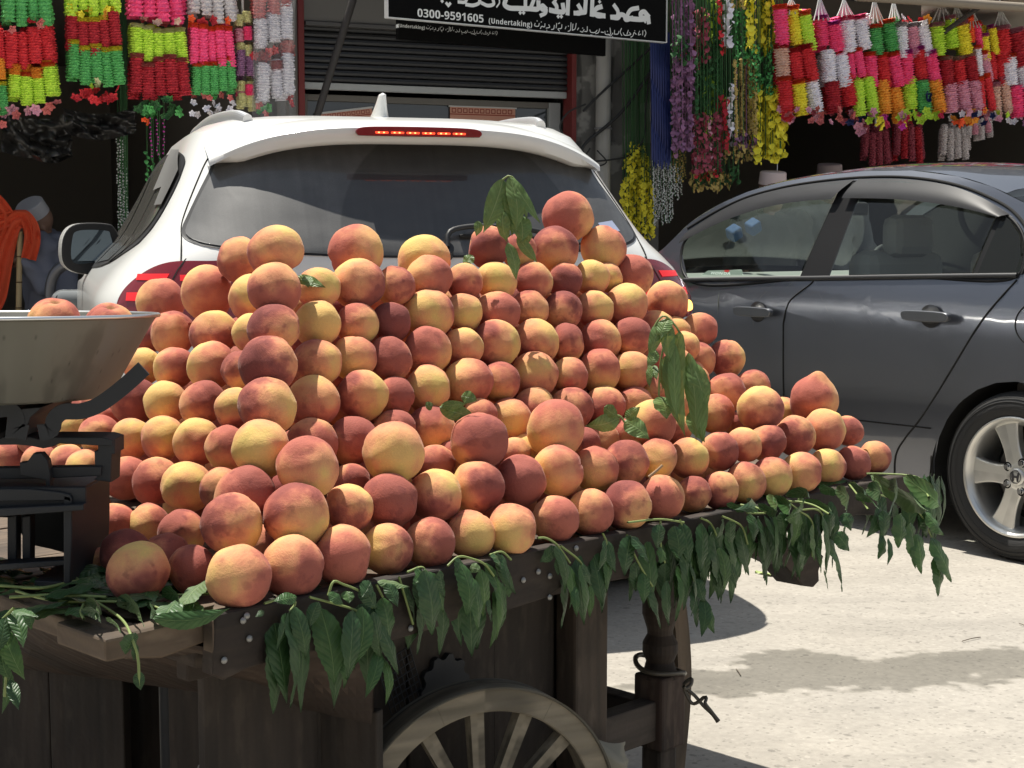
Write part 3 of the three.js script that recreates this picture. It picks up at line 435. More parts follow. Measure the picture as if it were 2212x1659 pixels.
// ---------------------------------------------------------------- grey saloon
{
  const car = thing('grey_saloon', 'dark metallic grey saloon with rain visors parked beside the white SUV', 'car', null, V(1.8395, 0, -5.6), 35 * Math.PI / 180);
  const WID = 1.74;
  const paint = phys([0.135, 0.145, 0.172], { metalness: 0.85, roughness: 0.34, clearcoat: 1, clearcoatRoughness: 0.03, map: dataTex(256, 256, (i, j) => { const d = fbm(i / 60, j / 60, 3, 4), k = 0.93 + 0.14 * d; return [k, k, k]; }) });
  const xin = spl([[0.18, 0.06], [0.3, 0.035], [0.45, 0.012], [0.6, 0.0], [0.84, 0.0], [0.91, 0.006], [0.97, 0.022], [1.02, 0.042], [1.08, 0.068], [1.25, 0.148], [1.4, 0.222], [1.5, 0.30]]);
  const bow = (s) => 0.012 * Math.pow((s - 1.1) / 1.3, 2) + 0.2 * Math.pow(clamp((s - 2.6) / 0.95), 2.4) + 0.12 * Math.pow(clamp((-0.25 - s) / 0.75), 2.2);
  const left = (s, y) => V(xin(y) + bow(s), y, -s), right = (s, y) => V(WID - xin(y) - bow(s), y, -s);
  const arch = (c, n = 14) => { const o = []; for (let i = 0; i <= n; i++) { const a = Math.PI * i / n; o.push([c - Math.cos(a) * 0.395, 0.235 + Math.sin(a) * 0.435]); } return o; };
  const topEdge = [[2.36, 1.0], [2.10, 1.135], [1.97, 1.262], [1.80, 1.35], [1.65, 1.402], [1.45, 1.442], [1.26, 1.462], [1.0, 1.475], [0.74, 1.468], [0.49, 1.436], [0.3, 1.39], [0.1, 1.315], [-0.1, 1.225], [-0.4, 1.125], [-0.7, 1.075], [-0.95, 1.03]];
  const outline = [...topEdge, [-0.99, 0.85], [-0.97, 0.5], [-0.9, 0.24], [-0.42, 0.22], ...arch(0), [0.42, 0.2], [2.28, 0.2], ...arch(2.7), [3.14, 0.24], [3.45, 0.28], [3.55, 0.45], [3.54, 0.66], [3.35, 0.84], [2.9, 0.945]].reverse();
  const dlo = [[1.84, 1.0], [1.955, 1.13], [1.95, 1.19], [1.82, 1.285], [1.65, 1.356], [1.45, 1.395], [1.26, 1.416], [1.0, 1.43], [0.74, 1.421], [0.49, 1.386], [0.32, 1.336], [0.165, 1.268], [0.082, 1.2], [0.045, 1.12], [0.05, 1.055], [0.55, 1.04], [1.055, 1.023]];
  const glass = phys([0.82, 0.89, 0.85], { transmission: 1, thickness: 0, roughness: 0.03, ior: 1.5 });
  const trim = phys([0.012, 0.012, 0.013], { roughness: 0.5, specularIntensity: 0.35 });
  const visor = phys([0.03, 0.03, 0.032], { roughness: 0.4, metalness: 0.0, specularIntensity: 0.35, map: dataTex(256, 128, (i, j) => { const k = 0.75 + 0.6 * fbm(i / 20, j / 30, 2, 4); return [k, k, k * 0.98]; }) });
  const gapTube = (pts, m = darkGap, r = 0.0038) => tube(smoothPoly(pts, 50, false).map(([s, y]) => { const q = left(s, y); q.x -= 0.0008; return q; }), r, 90, 5);
  const front = [[1.83, 1.006], [1.945, 1.13], [1.94, 1.19], [1.815, 1.28], [1.65, 1.35], [1.45, 1.39], [1.26, 1.41], [1.075, 1.42], [1.13, 1.03]], rearG = [[0.962, 1.035], [0.945, 1.42], [0.74, 1.416], [0.49, 1.38], [0.32, 1.33], [0.222, 1.29], [0.25, 1.056]], quart = [[0.222, 1.056], [0.195, 1.275], [0.16, 1.258], [0.09, 1.198], [0.055, 1.12], [0.058, 1.06]];
  const bp1 = [[1.13, 1.028], [1.075, 1.424], [0.945, 1.424], [0.962, 1.032]], qd = [[0.25, 1.052], [0.222, 1.295], [0.195, 1.28], [0.222, 1.053]];
  for (const [f, nm] of [[left, 0], [right, 1]]) {
    const P = (poly, off, edge, holes) => { const fl = nm ? poly.slice().reverse() : poly; return patch(fl, f, off, edge, holes); };
    mesh('side_panel', P(outline, 0, 0.045, [dlo]), paint, car);
    mesh('front_door_glass', P(front.slice().reverse(), -0.012, 0.1), glass, car); mesh('rear_door_glass', P(rearG.slice().reverse(), -0.012, 0.1), glass, car); mesh('quarter_glass', P(quart.slice().reverse(), -0.012, 0.1), phys([0.015, 0.016, 0.015], { roughness: 0.12, specularIntensity: 0.45 }), car);
    mesh('door_pillar', P(bp1.slice().reverse(), -0.006, 0.08), trim, car); mesh('window_divider', P(qd.slice().reverse(), -0.006, 0.08), trim, car);
  }
  const ring = dlo.map(([s, y]) => left(s, y)); mesh('window_seal', tube(ring, 0.007, 160, 6, true), trim, car);
  mesh('belt_moulding', tube([[1.86, 0.998], [1.45, 1.012], [1.05, 1.024], [0.55, 1.041], [0.05, 1.056]].map(([s, y]) => { const q = left(s, y); q.x -= 0.004; return q; }), 0.011, 40, 6), std([0.03, 0.03, 0.032], { roughness: 0.5 }), car);
  // rain visors stand off the window tops
  const vis = (topL, botL, n) => { const tp = new THREE.CatmullRomCurve3(topL.map((p) => V(p[0], p[1], 0))), bt = new THREE.CatmullRomCurve3(botL.map((p) => V(p[0], p[1], 0))); return mesh('rain_visor', grid(40, 6, (u, v) => { const a = tp.getPoint(u), b = bt.getPoint(u), q = a.lerp(b, v), r = left(q.x, q.y); r.x -= 0.006 + 0.03 * Math.sin(v * 1.7); return r; }), visor, car); };
  vis([[1.955, 1.225], [1.81, 1.302], [1.65, 1.366], [1.45, 1.407], [1.26, 1.428], [1.02, 1.44]], [[1.955, 1.165], [1.81, 1.228], [1.65, 1.283], [1.45, 1.328], [1.26, 1.35], [1.075, 1.356]]);
  vis([[1.0, 1.441], [0.74, 1.432], [0.49, 1.397], [0.32, 1.347], [0.17, 1.282]], [[1.02, 1.36], [0.72, 1.349], [0.47, 1.323], [0.32, 1.298], [0.20, 1.272]]);
  mesh('drip_gap', tube([[1.97, 1.236], [1.81, 1.315], [1.65, 1.374], [1.45, 1.414], [1.26, 1.435], [1.0, 1.447], [0.74, 1.439], [0.49, 1.404], [0.31, 1.354], [0.16, 1.29], [0.06, 1.205], [0.03, 1.12], [0.035, 1.06]].map(([s, y]) => left(s, y)), 0.007, 90, 5), darkGap, car);
  // roof, screens, boot and bonnet between the two sides
  const te = spl(topEdge.map(([s, y]) => [s, y]).sort((a, b) => a[0] - b[0]).map(([s, y]) => [s, y]));
  const across = (s0, s1, crown, ns, sag = 0) => grid(24, ns, (u, v) => { const s = mix(s0, s1, v), y = te(s), a = left(s, y), b = right(s, y), q = a.lerp(b, u), k = Math.pow(Math.sin(Math.PI * clamp(u, 0.0001, 0.9999)), 0.62); q.y += crown(s) * k; q.z -= sag * k * (s > 1 ? 1 : -1) * 0.5; return q; });
  mesh('roof', across(1.62, 0.22, () => 0.048, 20), paint, car);
  mesh('windscreen', across(2.34, 1.62, (s) => mix(0.048, 0.02, (s - 1.62) / 0.72), 14, 0.12), glass, car);
  mesh('rear_screen', across(0.22, -0.55, (s) => mix(0.02, 0.048, clamp((s + 0.55) / 0.77)), 14, 0.1), glass, car);
  mesh('boot_lid', across(-0.55, -0.95, () => 0.02, 8), paint, car);
  mesh('tail', grid(24, 8, (u, v) => { const y = mix(1.03, 0.24, v), s = -0.95 - 0.06 * Math.sin(v * 3.1), q = left(-0.95, y).lerp(right(-0.95, y), u); q.z = -(s - 0.1 * Math.sin(Math.PI * u)); return q; }), paint, car);
  mesh('bonnet', grid(24, 12, (u, v) => { const s = mix(3.54, 2.36, v), y = spl([[2.36, 1.0], [2.9, 0.945], [3.35, 0.84], [3.54, 0.66]])(s), q = left(s, y).lerp(right(s, y), u); q.y += 0.05 * Math.pow(Math.sin(Math.PI * clamp(u, 0.0001, 0.9999)), 0.6); return q; }), paint, car);
  mesh('nose', grid(24, 6, (u, v) => { const y = mix(0.66, 0.28, v), q = left(3.54, y).lerp(right(3.54, y), u); q.z -= 0.12 * Math.sin(Math.PI * u); return q; }), paint, car);
  // door gaps
  for (const pl of [[[1.053, 1.02], [1.06, 1.0], [1.155, 0.926], [1.182, 0.84], [1.184, 0.784], [1.178, 0.498], [1.178, 0.215]], [[0.049, 1.04], [0.09, 0.984], [0.198, 0.835], [0.357, 0.599], [0.45, 0.48], [0.52, 0.407], [0.577, 0.33], [0.60, 0.22]], [[2.2, 0.98], [2.24, 0.7], [2.22, 0.4], [2.2, 0.22]]]) mesh('door_gap', gapTube(pl), darkGap, car);
  mesh('sill_line', gapTube([[2.2, 0.44], [1.2, 0.45], [0.75, 0.452], [0.39, 0.457]], darkGap, 0.003), darkGap, car);
  mesh('side_moulding', patch([[2.2, 0.415], [2.2, 0.44], [0.40, 0.455], [0.41, 0.425]], left, 0.006, 0.1), std([0.06, 0.062, 0.066], { roughness: 0.55 }), car);
  mesh('mud_flap', box(0.16, 0.22, 0.012, 0.11, 0.25, -0.40, 0.004), std([0.02, 0.02, 0.02]), car);
  for (const [s, y] of [[1.341, 0.872], [0.396, 0.893]]) {
    const h = new THREE.Group(); h.name = 'door_handle'; h.position.set(-0.012, y, -s); car.add(h);
    const bar = new THREE.ExtrudeGeometry(new THREE.Shape(smoothPoly([[-0.108, -0.004], [-0.104, 0.014], [-0.04, 0.018], [0.06, 0.017], [0.106, 0.012], [0.11, -0.004], [0.09, -0.014], [0, -0.016], [-0.09, -0.014]], 40).map((p) => new THREE.Vector2(...p))), { depth: 0.012, bevelEnabled: true, bevelSize: 0.004, bevelThickness: 0.007, bevelSegments: 4 });
    bar.rotateY(-Math.PI / 2); bar.translate(-0.012, 0, 0); mesh('grip', bar, phys([0.10, 0.105, 0.115], { metalness: 0.4, roughness: 0.3, clearcoat: 1, clearcoatRoughness: 0.05 }), h);
    const cup = grid(30, 8, (u, v) => { const a = u * 2 * Math.PI, r = v; return V(0.0165 - 0.008 * (1 - r * r) + 0.0, Math.sin(a) * 0.045 * r, Math.cos(a) * 0.05 * r); }); cup.translate(-0.006, 0.0, 0);
    mesh('finger_cup', cup, phys([0.02, 0.02, 0.022], { roughness: 0.3, clearcoat: 1 }), h);
  }
  mesh('fuel_flap_gap', (() => { const pts = []; for (let i = 0; i < 28; i++) { const a = i / 28 * 2 * Math.PI; const q = left(-0.085 + 0.1 * Math.cos(a), 0.885 + 0.085 * Math.sin(a)); q.x -= 0.0005; pts.push(q); } return tube(pts, 0.0028, 70, 5, true); })(), darkGap, car);
  for (const [s, x, f] of [[0, 0.1, -1], [2.7, 0.1, -1], [0, WID - 0.1, 1], [2.7, WID - 0.1, 1]]) makeWheel(car, x + (f < 0 ? -0.0 : 0), 0.316, -s, f, 0.316, true);
  // inner wheel arches, floor, cabin
  for (const s of [0, 2.7]) for (const x of [0.17, WID - 0.17]) { const a = new THREE.CylinderGeometry(0.405, 0.405, 0.3, 36, 1, true, 0, Math.PI); a.rotateZ(Math.PI / 2); a.rotateX(-Math.PI / 2 + Math.PI / 2); const g = grid(30, 2, (u, v) => V(x + (v - 0.5) * 0.3, 0.235 + Math.sin(Math.PI * u) * 0.44, -s - Math.cos(Math.PI * u) * 0.4)); mesh('wheel_arch_liner', g, std([0.012, 0.012, 0.012]), car); }
  for (const s of [0, 2.7]) { mesh('arch_wall', box(0.02, 0.55, 0.84, 0.36, 0.45, -s, 0), blackPlastic, car); mesh('arch_wall', box(0.02, 0.55, 0.84, WID - 0.36, 0.45, -s, 0), blackPlastic, car); }
  mesh('floor_pan', box(WID - 0.16, 0.05, 1.84, WID / 2, 0.22, -1.36, 0), std([0.06, 0.06, 0.06]), car);
  mesh('floor_pan', box(WID - 0.75, 0.05, 4.3, WID / 2, 0.25, -1.3, 0), std([0.06, 0.06, 0.06]), car);
  const cloth = std([0.30, 0.29, 0.265], { roughness: 0.9 }), dashM = std([0.24, 0.245, 0.23], { roughness: 0.6 });
  mesh('door_card', grid(10, 8, (u, v) => { const s = mix(0.42, 2.2, u), y = mix(0.24, 0.99, v), q = left(s, y); q.x += 0.06; return q; }), cloth, car);
  mesh('door_card', grid(10, 8, (u, v) => { const s = mix(0.42, 2.2, u), y = mix(0.24, 0.99, v), q = right(s, y); q.x -= 0.06; return q; }), cloth, car);
  mesh('dashboard', (() => { const g = new THREE.ExtrudeGeometry(new THREE.Shape(smoothPoly([[2.32, 0.6], [2.36, 0.98], [2.1, 1.0], [1.85, 0.985], [1.72, 0.93], [1.68, 0.82], [1.74, 0.6]], 40).map((p) => new THREE.Vector2(...p))), { depth: WID - 0.24, bevelEnabled: false }); g.rotateY(Math.PI / 2); g.translate(0.12, 0, 0); return g; })(), dashM, car);
  const seat = (x, s, wd) => { const g = new THREE.Group(); g.name = 'seat'; g.position.set(x, 0, -s); car.add(g);
    mesh('cushion', box(wd, 0.16, 0.5, 0, 0.5, -0.05, 0.06), cloth, g); const b = mesh('backrest', box(wd, 0.62, 0.15, 0, 0.83, 0.24, 0.06), cloth, g); b.rotation.x = 0; b.position.z = 0; b.rotation.x = 0.0; const hd = wd < 0.8 ? [0] : [-0.4, 0.4]; for (const o of hd) mesh('headrest', box(0.26, 0.18, 0.1, o, 1.2, 0.3, 0.045), cloth, g); };
  seat(0.47, 1.22, 0.5); seat(WID - 0.47, 1.22, 0.5); seat(WID / 2, 0.35, 1.3);
  const sw = new THREE.TorusGeometry(0.185, 0.015, 10, 40); sw.rotateX(-0.4); sw.translate(WID - 0.47, 0.98, -1.66); mesh('steering_wheel', sw, std([0.02, 0.02, 0.02]), car);
  mesh('steering_hub', box(0.34, 0.05, 0.03, WID - 0.47, 0.98, -1.66, 0.015), std([0.02, 0.02, 0.02]), car);
  mesh('rear_view_mirror', box(0.24, 0.065, 0.03, WID / 2, 1.33, -1.62, 0.015), blackPlastic, car);
  mesh('headliner', across(1.62, 0.24, () => 0.03, 10).translate(0, -0.03, 0), std([0.5, 0.48, 0.44], { side: THREE.DoubleSide }), car);
  const st = mesh('window_sticker', patch([[1.48, 1.028], [1.50, 1.05], [1.72, 1.042], [1.755, 1.02]], left, -0.004, 0.2), std(0xffffff, { map: canvasTex(256, 64, (c) => { c.fillStyle = '#8d968f'; c.fillRect(0, 0, 256, 64); c.strokeStyle = '#dfe6e0'; c.lineWidth = 4; c.strokeRect(3, 3, 250, 58); c.fillStyle = '#c22'; c.beginPath(); c.arc(150, 14, 16, 0, 7); c.fill(); c.fillStyle = '#eef2ee'; c.font = 'bold 34px sans-serif'; c.fillText('HONDA', 56, 52); }) }), car);
  { const uv = st.geometry.attributes.uv; for (let i = 0; i < uv.count; i++) uv.setXY(i, (1.755 - uv.getX(i)) / 0.275, (uv.getY(i) - 1.02) / 0.03); }
  // blue plush dice hang inside the windscreen
  const dice = thing('hanging_dice', 'pair of shiny blue cubes hanging inside the grey saloon', 'ornament', null, V(0, 0, 0));
  const dm = std([0.006, 0.05, 0.16], { roughness: 0.8 });
  for (const [px, py] of [[1586, 503], [1627, 490]]) { const q = atDepth(px, py, 7.9); const c = mesh('cube', new RoundedBoxGeometry(0.066, 0.066, 0.066, 3, 0.012), dm, dice); c.position.copy(q); c.rotation.set(0.5, 0.6, 0.3); const k = q.clone(); k.y += 0.12; k.x += 0.03; mesh('cord', tube([q, k], 0.003, 4, 4), blackPlastic, dice); }
}
// ---------------------------------------------------------------- the wooden cart
const woodTex = (base, seed, wear = 0.3) => dataTex(256, 320, (i, j) => {
  const g = fbm(i / 110, j / 7, seed, 4), f = fbm(i / 22, j / 1.8, seed + 4, 2), st = fbm(i / 60, j / 40, seed + 9, 4), sc = fbm(i / 14, j / 5, seed + 2, 4);
  let k = 0.5 + 0.7 * g + 0.35 * (f - 0.5); k *= 1 - 0.5 * sstep(0.5, 0.72, st); const w = wear * sstep(0.6, 0.76, sc) * 0.55;
  return [base[0] * k + w * 0.12, base[1] * k + w * 0.1, base[2] * k + w * 0.075];
});
const woodBump = dataTex(256, 256, (i, j) => { const l = fbm(i / 60, j / 3, 5, 3) * 0.8 + 0.2 * hash3(i, j, 2); return [l, l, l]; }, false);
const wood = (base, seed, wear, rot = 0, rep = 1.05) => { const map = woodTex(base, seed, wear); map.repeat.set(rep, rep); map.rotation = rot; const b = woodBump.clone(); b.repeat.set(rep, rep); b.rotation = rot; b.needsUpdate = true; return std(0xffffff, { map, bumpMap: b, bumpScale: 0.003, roughness: 0.78 }); };
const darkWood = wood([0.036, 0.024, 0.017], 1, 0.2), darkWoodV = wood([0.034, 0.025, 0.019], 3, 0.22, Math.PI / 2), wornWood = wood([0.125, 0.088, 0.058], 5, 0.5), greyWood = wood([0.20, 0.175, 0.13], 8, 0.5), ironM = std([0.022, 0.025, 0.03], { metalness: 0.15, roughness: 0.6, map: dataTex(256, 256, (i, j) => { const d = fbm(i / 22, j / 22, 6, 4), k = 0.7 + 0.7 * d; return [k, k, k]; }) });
const steel = std([0.32, 0.32, 0.31], { metalness: 0.8, roughness: 0.55 });
const CART0 = V(-0.335, 0, -2.05), CART_RY = Math.atan2(0.705, 0.709);
const cartP = (t, y, s) => CART0.clone().addScaledVector(FRONT_DIR, t).addScaledVector(FRONT_IN, s).setY(y);
const FRONT_OUT = FRONT_IN.clone().negate();
{
  const cart = thing('wooden_cart', 'old dark wooden hawker cart with spoked wheel carrying the peach heap', 'cart', null, CART0, CART_RY);
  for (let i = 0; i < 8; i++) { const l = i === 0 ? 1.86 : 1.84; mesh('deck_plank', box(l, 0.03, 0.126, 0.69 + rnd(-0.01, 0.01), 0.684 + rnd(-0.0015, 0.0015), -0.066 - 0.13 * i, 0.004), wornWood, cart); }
  for (const t of [-0.05, 0.7, 1.45]) mesh('deck_bearer', box(0.06, 0.05, 1.0, t, 0.643, -0.55, 0.004), darkWood, cart);
  // carved front board
  const sh = new THREE.Shape(); sh.moveTo(-0.095, 0.708); sh.lineTo(1.62, 0.704); sh.lineTo(1.625, 0.645);
  const low = [[1.5, 0.636], [1.42, 0.648], [1.3, 0.637], [1.18, 0.648], [1.05, 0.634], [0.98, 0.647], [0.86, 0.636], [0.80, 0.645], [0.74, 0.629], [0.62, 0.634], [0.57, 0.645], [0.53, 0.630], [0.40, 0.622], [0.36, 0.634], [0.30, 0.624], [0.16, 0.619], [0.10, 0.628], [0.04, 0.634], [-0.05, 0.630], [-0.085, 0.622], [-0.102, 0.632]];
  for (const p of low) sh.lineTo(...p); sh.closePath();
  const fb = new THREE.ExtrudeGeometry(sh, { depth: 0.022, bevelEnabled: true, bevelSize: 0.002, bevelThickness: 0.002, bevelSegments: 1 }); fb.translate(0, 0, 0.002);
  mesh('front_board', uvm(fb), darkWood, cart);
  const endg = box(0.003, 0.066, 0.022, -0.1, 0.669, 0.0135, 0.001); mesh('board_end', endg, wornWood, cart);
  for (const [v, x, y] of [['E', 450, 760], ['E', 1175, 450], ['E', 1345, 425], ['E', 1345, 560], ['E', 1515, 245], ['E', 1272, 396], ['E', 1015, 365], ['D', 1560, 710], ['D', 1583, 680], ['D', 1600, 826], ['D', 1438, 966]]) {
    const q = onPlane(...zp(v, x, y), cartP(0, 0, -0.027), FRONT_OUT); const n = new THREE.SphereGeometry(0.0052, 10, 6, 0, 6.3, 0, 1.3); n.rotateX(Math.PI / 2); const m = mesh('nail_head', n, steel, cart); m.position.copy(cart.worldToLocal(q.clone())); cart.updateMatrixWorld(); m.position.copy(cart.worldToLocal(q.clone()));
  }
  // left end of the deck: worn end planks
  const topL = [[-0.86, 0.700, -2.28], [-0.62, 0.701, -2.035], [-0.508, 0.700, -1.925], [-0.47, 0.690, -1.94], [-0.40, 0.655, -2.0], [-0.30, 0.645, -2.10], [-0.20, 0.64, -2.2]].map((p) => V(...p)), botL = [[-1.0, 0.49, -2.545], [-0.8, 0.497, -2.456], [-0.62, 0.5, -2.376], [-0.52, 0.5, -2.33], [-0.42, 0.499, -2.286], [-0.3, 0.496, -2.233], [-0.205, 0.49, -2.19]].map((p) => V(...p));
  const pick = (l, u) => { const t = u * (l.length - 1), i = Math.min(l.length - 2, t | 0); return l[i].clone().lerp(l[i + 1], t - i); };
  cart.updateMatrixWorld(); const cl = (q) => cart.worldToLocal(q);
  const apr = (d0) => grid(48, 8, (u, v) => { const q = pick(topL, u).lerp(pick(botL, u), v); q.z -= d0; q.y += d0 * 0.3 + 0.003 * (fbm(u * 30, v * 4, 2, 3) - 0.5); return cl(q); });
  mesh('apron_board', merge([uvm(apr(0)), uvm(apr(0.03))]), wood([0.05, 0.032, 0.022], 21, 0.35), cart);
  const edge = grid(40, 4, (u, v) => { const q = pick(topL.slice(0, 4), u); q.y += 0.003 - 0.03 * Math.max(0, v - 0.6) * (1 + 0.8 * fbm(u * 14, 1, 3, 3)) + 0.004 * (fbm(u * 40, v * 3, 7, 2) - 0.5); q.z -= 0.035 * (1 - Math.min(1, v / 0.6)) - 0.004; return cl(q); });
  mesh('worn_top_edge', uvm(edge), wornWood, cart);
  const cp = new THREE.Shape([[-0.21, 0.672], [-0.2, 0.7], [-0.09, 0.702], [-0.06, 0.69], [-0.085, 0.674], [-0.16, 0.664]].map((p) => new THREE.Vector2(...p))); const cpg = new THREE.ExtrudeGeometry(cp, { depth: 0.03, bevelEnabled: true, bevelSize: 0.003, bevelThickness: 0.003, bevelSegments: 1 }); cpg.translate(0, -0.002, -0.034); mesh('corner_plank', uvm(cpg), wornWood, cart);
  // box body below: one face runs across, the other follows the long side
  const Q1 = V(-1.0, 0, -2.545), Q2 = V(-0.215, 0, -2.195), dq = Q2.clone().sub(Q1), ang = Math.atan2(-dq.z, dq.x), len = dq.length();
  const inCart = (o, wpos, ry) => { cart.updateMatrixWorld(); o.position.copy(cart.worldToLocal(wpos)); o.rotation.y = ry - CART_RY; return o; };
  const mid = Q1.clone().lerp(Q2, 0.5);
  const board = (a, b, y0, y1, back, m, nm = 'side_plank') => { const g = box((b - a) * len - 0.004, y1 - y0, 0.02, ((a + b) / 2 - 0.5) * len, (y0 + y1) / 2, -0.045 - back, 0.003); return inCart(mesh(nm, g, m, cart), mid.clone(), ang); };
  board(0.0, 0.28, 0.06, 0.495, 0.004, darkWoodV); board(0.28, 0.46, 0.06, 0.495, 0.0, darkWoodV); board(0.555, 0.72, 0.06, 0.495, 0.003, darkWoodV); board(0.72, 0.87, 0.06, 0.495, 0.0, darkWoodV); board(0.87, 1.0, 0.06, 0.495, 0.004, darkWoodV);
  board(0.36, 0.72, 0.06, 0.495, 0.1, darkWoodV, 'inner_board'); { const p = new THREE.CylinderGeometry(0.016, 0.016, 0.44, 14); p.translate((0.515 - 0.5) * len, 0.28, -0.09); inCart(mesh('iron_pipe', p, ironM, cart), mid.clone(), ang); }
  { const c = new THREE.TorusGeometry(0.0045, 0.0014, 6, 16); c.translate((0.63 - 0.5) * len, 0.365, -0.036); inCart(mesh('washer', c, steel, cart), mid.clone(), ang); }
  for (const u of [0.735, 0.845]) { for (const r of [0.034, 0.02]) { const c = new THREE.TorusGeometry(r, 0.003, 6, 28); c.translate((u - 0.5) * len, 0.56, 0.03); inCart(mesh('carved_ring', c, darkWood, cart), mid.clone(), ang); } }
  // long side face, set back under the deck
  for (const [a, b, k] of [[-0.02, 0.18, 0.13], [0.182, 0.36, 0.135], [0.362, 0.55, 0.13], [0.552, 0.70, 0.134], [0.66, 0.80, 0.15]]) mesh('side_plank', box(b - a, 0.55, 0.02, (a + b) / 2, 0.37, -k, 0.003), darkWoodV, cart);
  mesh('long_rail', box(0.86, 0.05, 0.03, 0.36, 0.615, -0.1, 0.004), darkWood, cart);
  mesh('corner_post', box(0.085, 0.58, 0.05, 0.745, 0.35, -0.10, 0.006), wood([0.075, 0.055, 0.04], 12, 0.35, Math.PI / 2), cart);
  mesh('corner_post', box(0.05, 0.56, 0.05, 0.81, 0.36, -0.16, 0.006), darkWoodV, cart);
  mesh('end_panel', box(0.02, 0.45, 0.7, 0.62, 0.38, -0.55, 0.003), darkWood, cart);
  mesh('body_floor', box(1.5, 0.02, 0.7, 0.0, 0.12, -0.6, 0.002), darkWood, cart);
  // wire basket and scalloped disc hung on the long side
  { const g = []; const o = V(0.29, 0.535, -0.112); for (let i = 0; i <= 7; i++) { g.push(tube([V(o.x + 0.004 * i, o.y - 0.012 * i, o.z), V(o.x + 0.065 + 0.004 * i, o.y + 0.02 - 0.012 * i, o.z)], 0.0013, 2, 4)); g.push(tube([V(o.x + 0.0093 * i, o.y + 0.0029 * i, o.z), V(o.x + 0.028 + 0.0093 * i, o.y - 0.084 + 0.0029 * i, o.z)], 0.0013, 2, 4)); } mesh('wire_grille', merge(g), ironM, cart);
    const d = []; for (let i = 0; i < 40; i++) { const a = i / 40 * 6.283, r = i % 4 < 2 ? 0.052 : 0.044; d.push(new THREE.Vector2(Math.cos(a) * r, Math.sin(a) * r)); } const e = new THREE.ExtrudeGeometry(new THREE.Shape(d), { depth: 0.008, bevelEnabled: true, bevelSize: 0.001, bevelThickness: 0.001 }); e.translate(0.43, 0.475, -0.118); mesh('toothed_disc', e, ironM, cart); }
  // spoked wheel
  const wheel = (t, s, R, nm) => {
    const g = new THREE.Group(); g.name = 'cart_wheel'; g.position.set(t, R - 0.003, -s); g.rotation.y = nm ?? 0; cart.add(g);
    const ringG = (r0, r1, d, z, b = 0.003) => { const q = new THREE.Shape(); q.absarc(0, 0, r1, 0, 6.2832, false); const h = new THREE.Path(); h.absarc(0, 0, r0, 0, 6.2832, true); q.holes.push(h); const e = new THREE.ExtrudeGeometry(q, { depth: d, bevelEnabled: true, bevelSize: b, bevelThickness: b, bevelSegments: 2, curveSegments: 60 }); e.translate(0, 0, z); return uvm(e); };
    mesh('wheel_tyre', ringG(R - 0.024, R - 0.004, 0.05, -0.028, 0.004), std([0.085, 0.08, 0.068], { roughness: 0.85, map: dataTex(256, 256, (i, j) => { const k = 0.5 + fbm(i / 18, j / 18, 4, 4); return [k, k * 0.97, k * 0.9]; }) }), g);
    for (let k = 0; k < 7; k++) { const a0 = k / 7 * 6.2832 + 0.14, a1 = a0 + 6.2832 / 7 - 0.012, q = new THREE.Shape(); q.absarc(0, 0, R - 0.027, a0, a1, false); q.absarc(0, 0, R - 0.062, a1, a0, true); const e = new THREE.ExtrudeGeometry(q, { depth: 0.036, bevelEnabled: true, bevelSize: 0.003, bevelThickness: 0.004, bevelSegments: 2, curveSegments: 14 }); e.translate(0, 0, -0.02); mesh('felloe', uvm(e), greyWood, g); }
    const sg = uvm(new THREE.CylinderGeometry(0.017, 0.013, R - 0.1, 4, 1).rotateY(Math.PI / 4).translate(0, 0.045 + (R - 0.1) / 2, 0));
    for (let k = 0; k < 14; k++) { const s_ = mesh('spoke', sg, greyWood, g); s_.rotation.z = k / 14 * 6.2832 + 0.05; }
    const hp = [[0, 0.06], [0.022, 0.06], [0.03, 0.05], [0.05, 0.04], [0.056, 0.02], [0.056, -0.02], [0.048, -0.05], [0.03, -0.07], [0, -0.07]].map((p) => new THREE.Vector2(...p)); mesh('hub', new THREE.LatheGeometry(hp, 28).rotateX(Math.PI / 2), darkWood, g);
    return g;
  };
  wheel(0.425, 0.025, 0.262, -0.32); wheel(0.458, 0.93, 0.25);
  { const ax = new THREE.CylinderGeometry(0.02, 0.02, 0.9, 12); ax.rotateX(Math.PI / 2); ax.translate(0.458, 0.247, -0.495); mesh('axle', ax, ironM, cart); }
  // turned leg with rail at the far end
  const tp = [[0.02, 0.645], [0.029, 0.64], [0.031, 0.60], [0.025, 0.58], [0.03, 0.562], [0.034, 0.53], [0.034, 0.50], [0.025, 0.472], [0.024, 0.462], [0.033, 0.445], [0.033, 0.428], [0.026, 0.41], [0.03, 0.396], [0.036, 0.38]].map((p) => new THREE.Vector2(...p));
  for (const s of [0.11, 0.85]) {
    const lg = new THREE.Group(); lg.name = 'turned_leg'; lg.position.set(0.972, 0, -s); cart.add(lg);
    mesh('turning', uvm(new THREE.LatheGeometry(tp, 24)), darkWood, lg); mesh('block', box(0.07, 0.14, 0.07, 0, 0.318, 0, 0.006), wood([0.055, 0.034, 0.026], 15, 0.4, Math.PI / 2), lg); mesh('foot', box(0.05, 0.25, 0.05, 0, 0.125, 0, 0.008), darkWoodV, lg);
  }
  mesh('leg_rail', box(0.2, 0.075, 0.04, 0.85, 0.305, -0.11, 0.004), wood([0.07, 0.055, 0.045], 17, 0.3), cart);
  mesh('leg_rail', box(0.04, 0.06, 0.66, 0.965, 0.3, -0.48, 0.004), darkWood, cart);
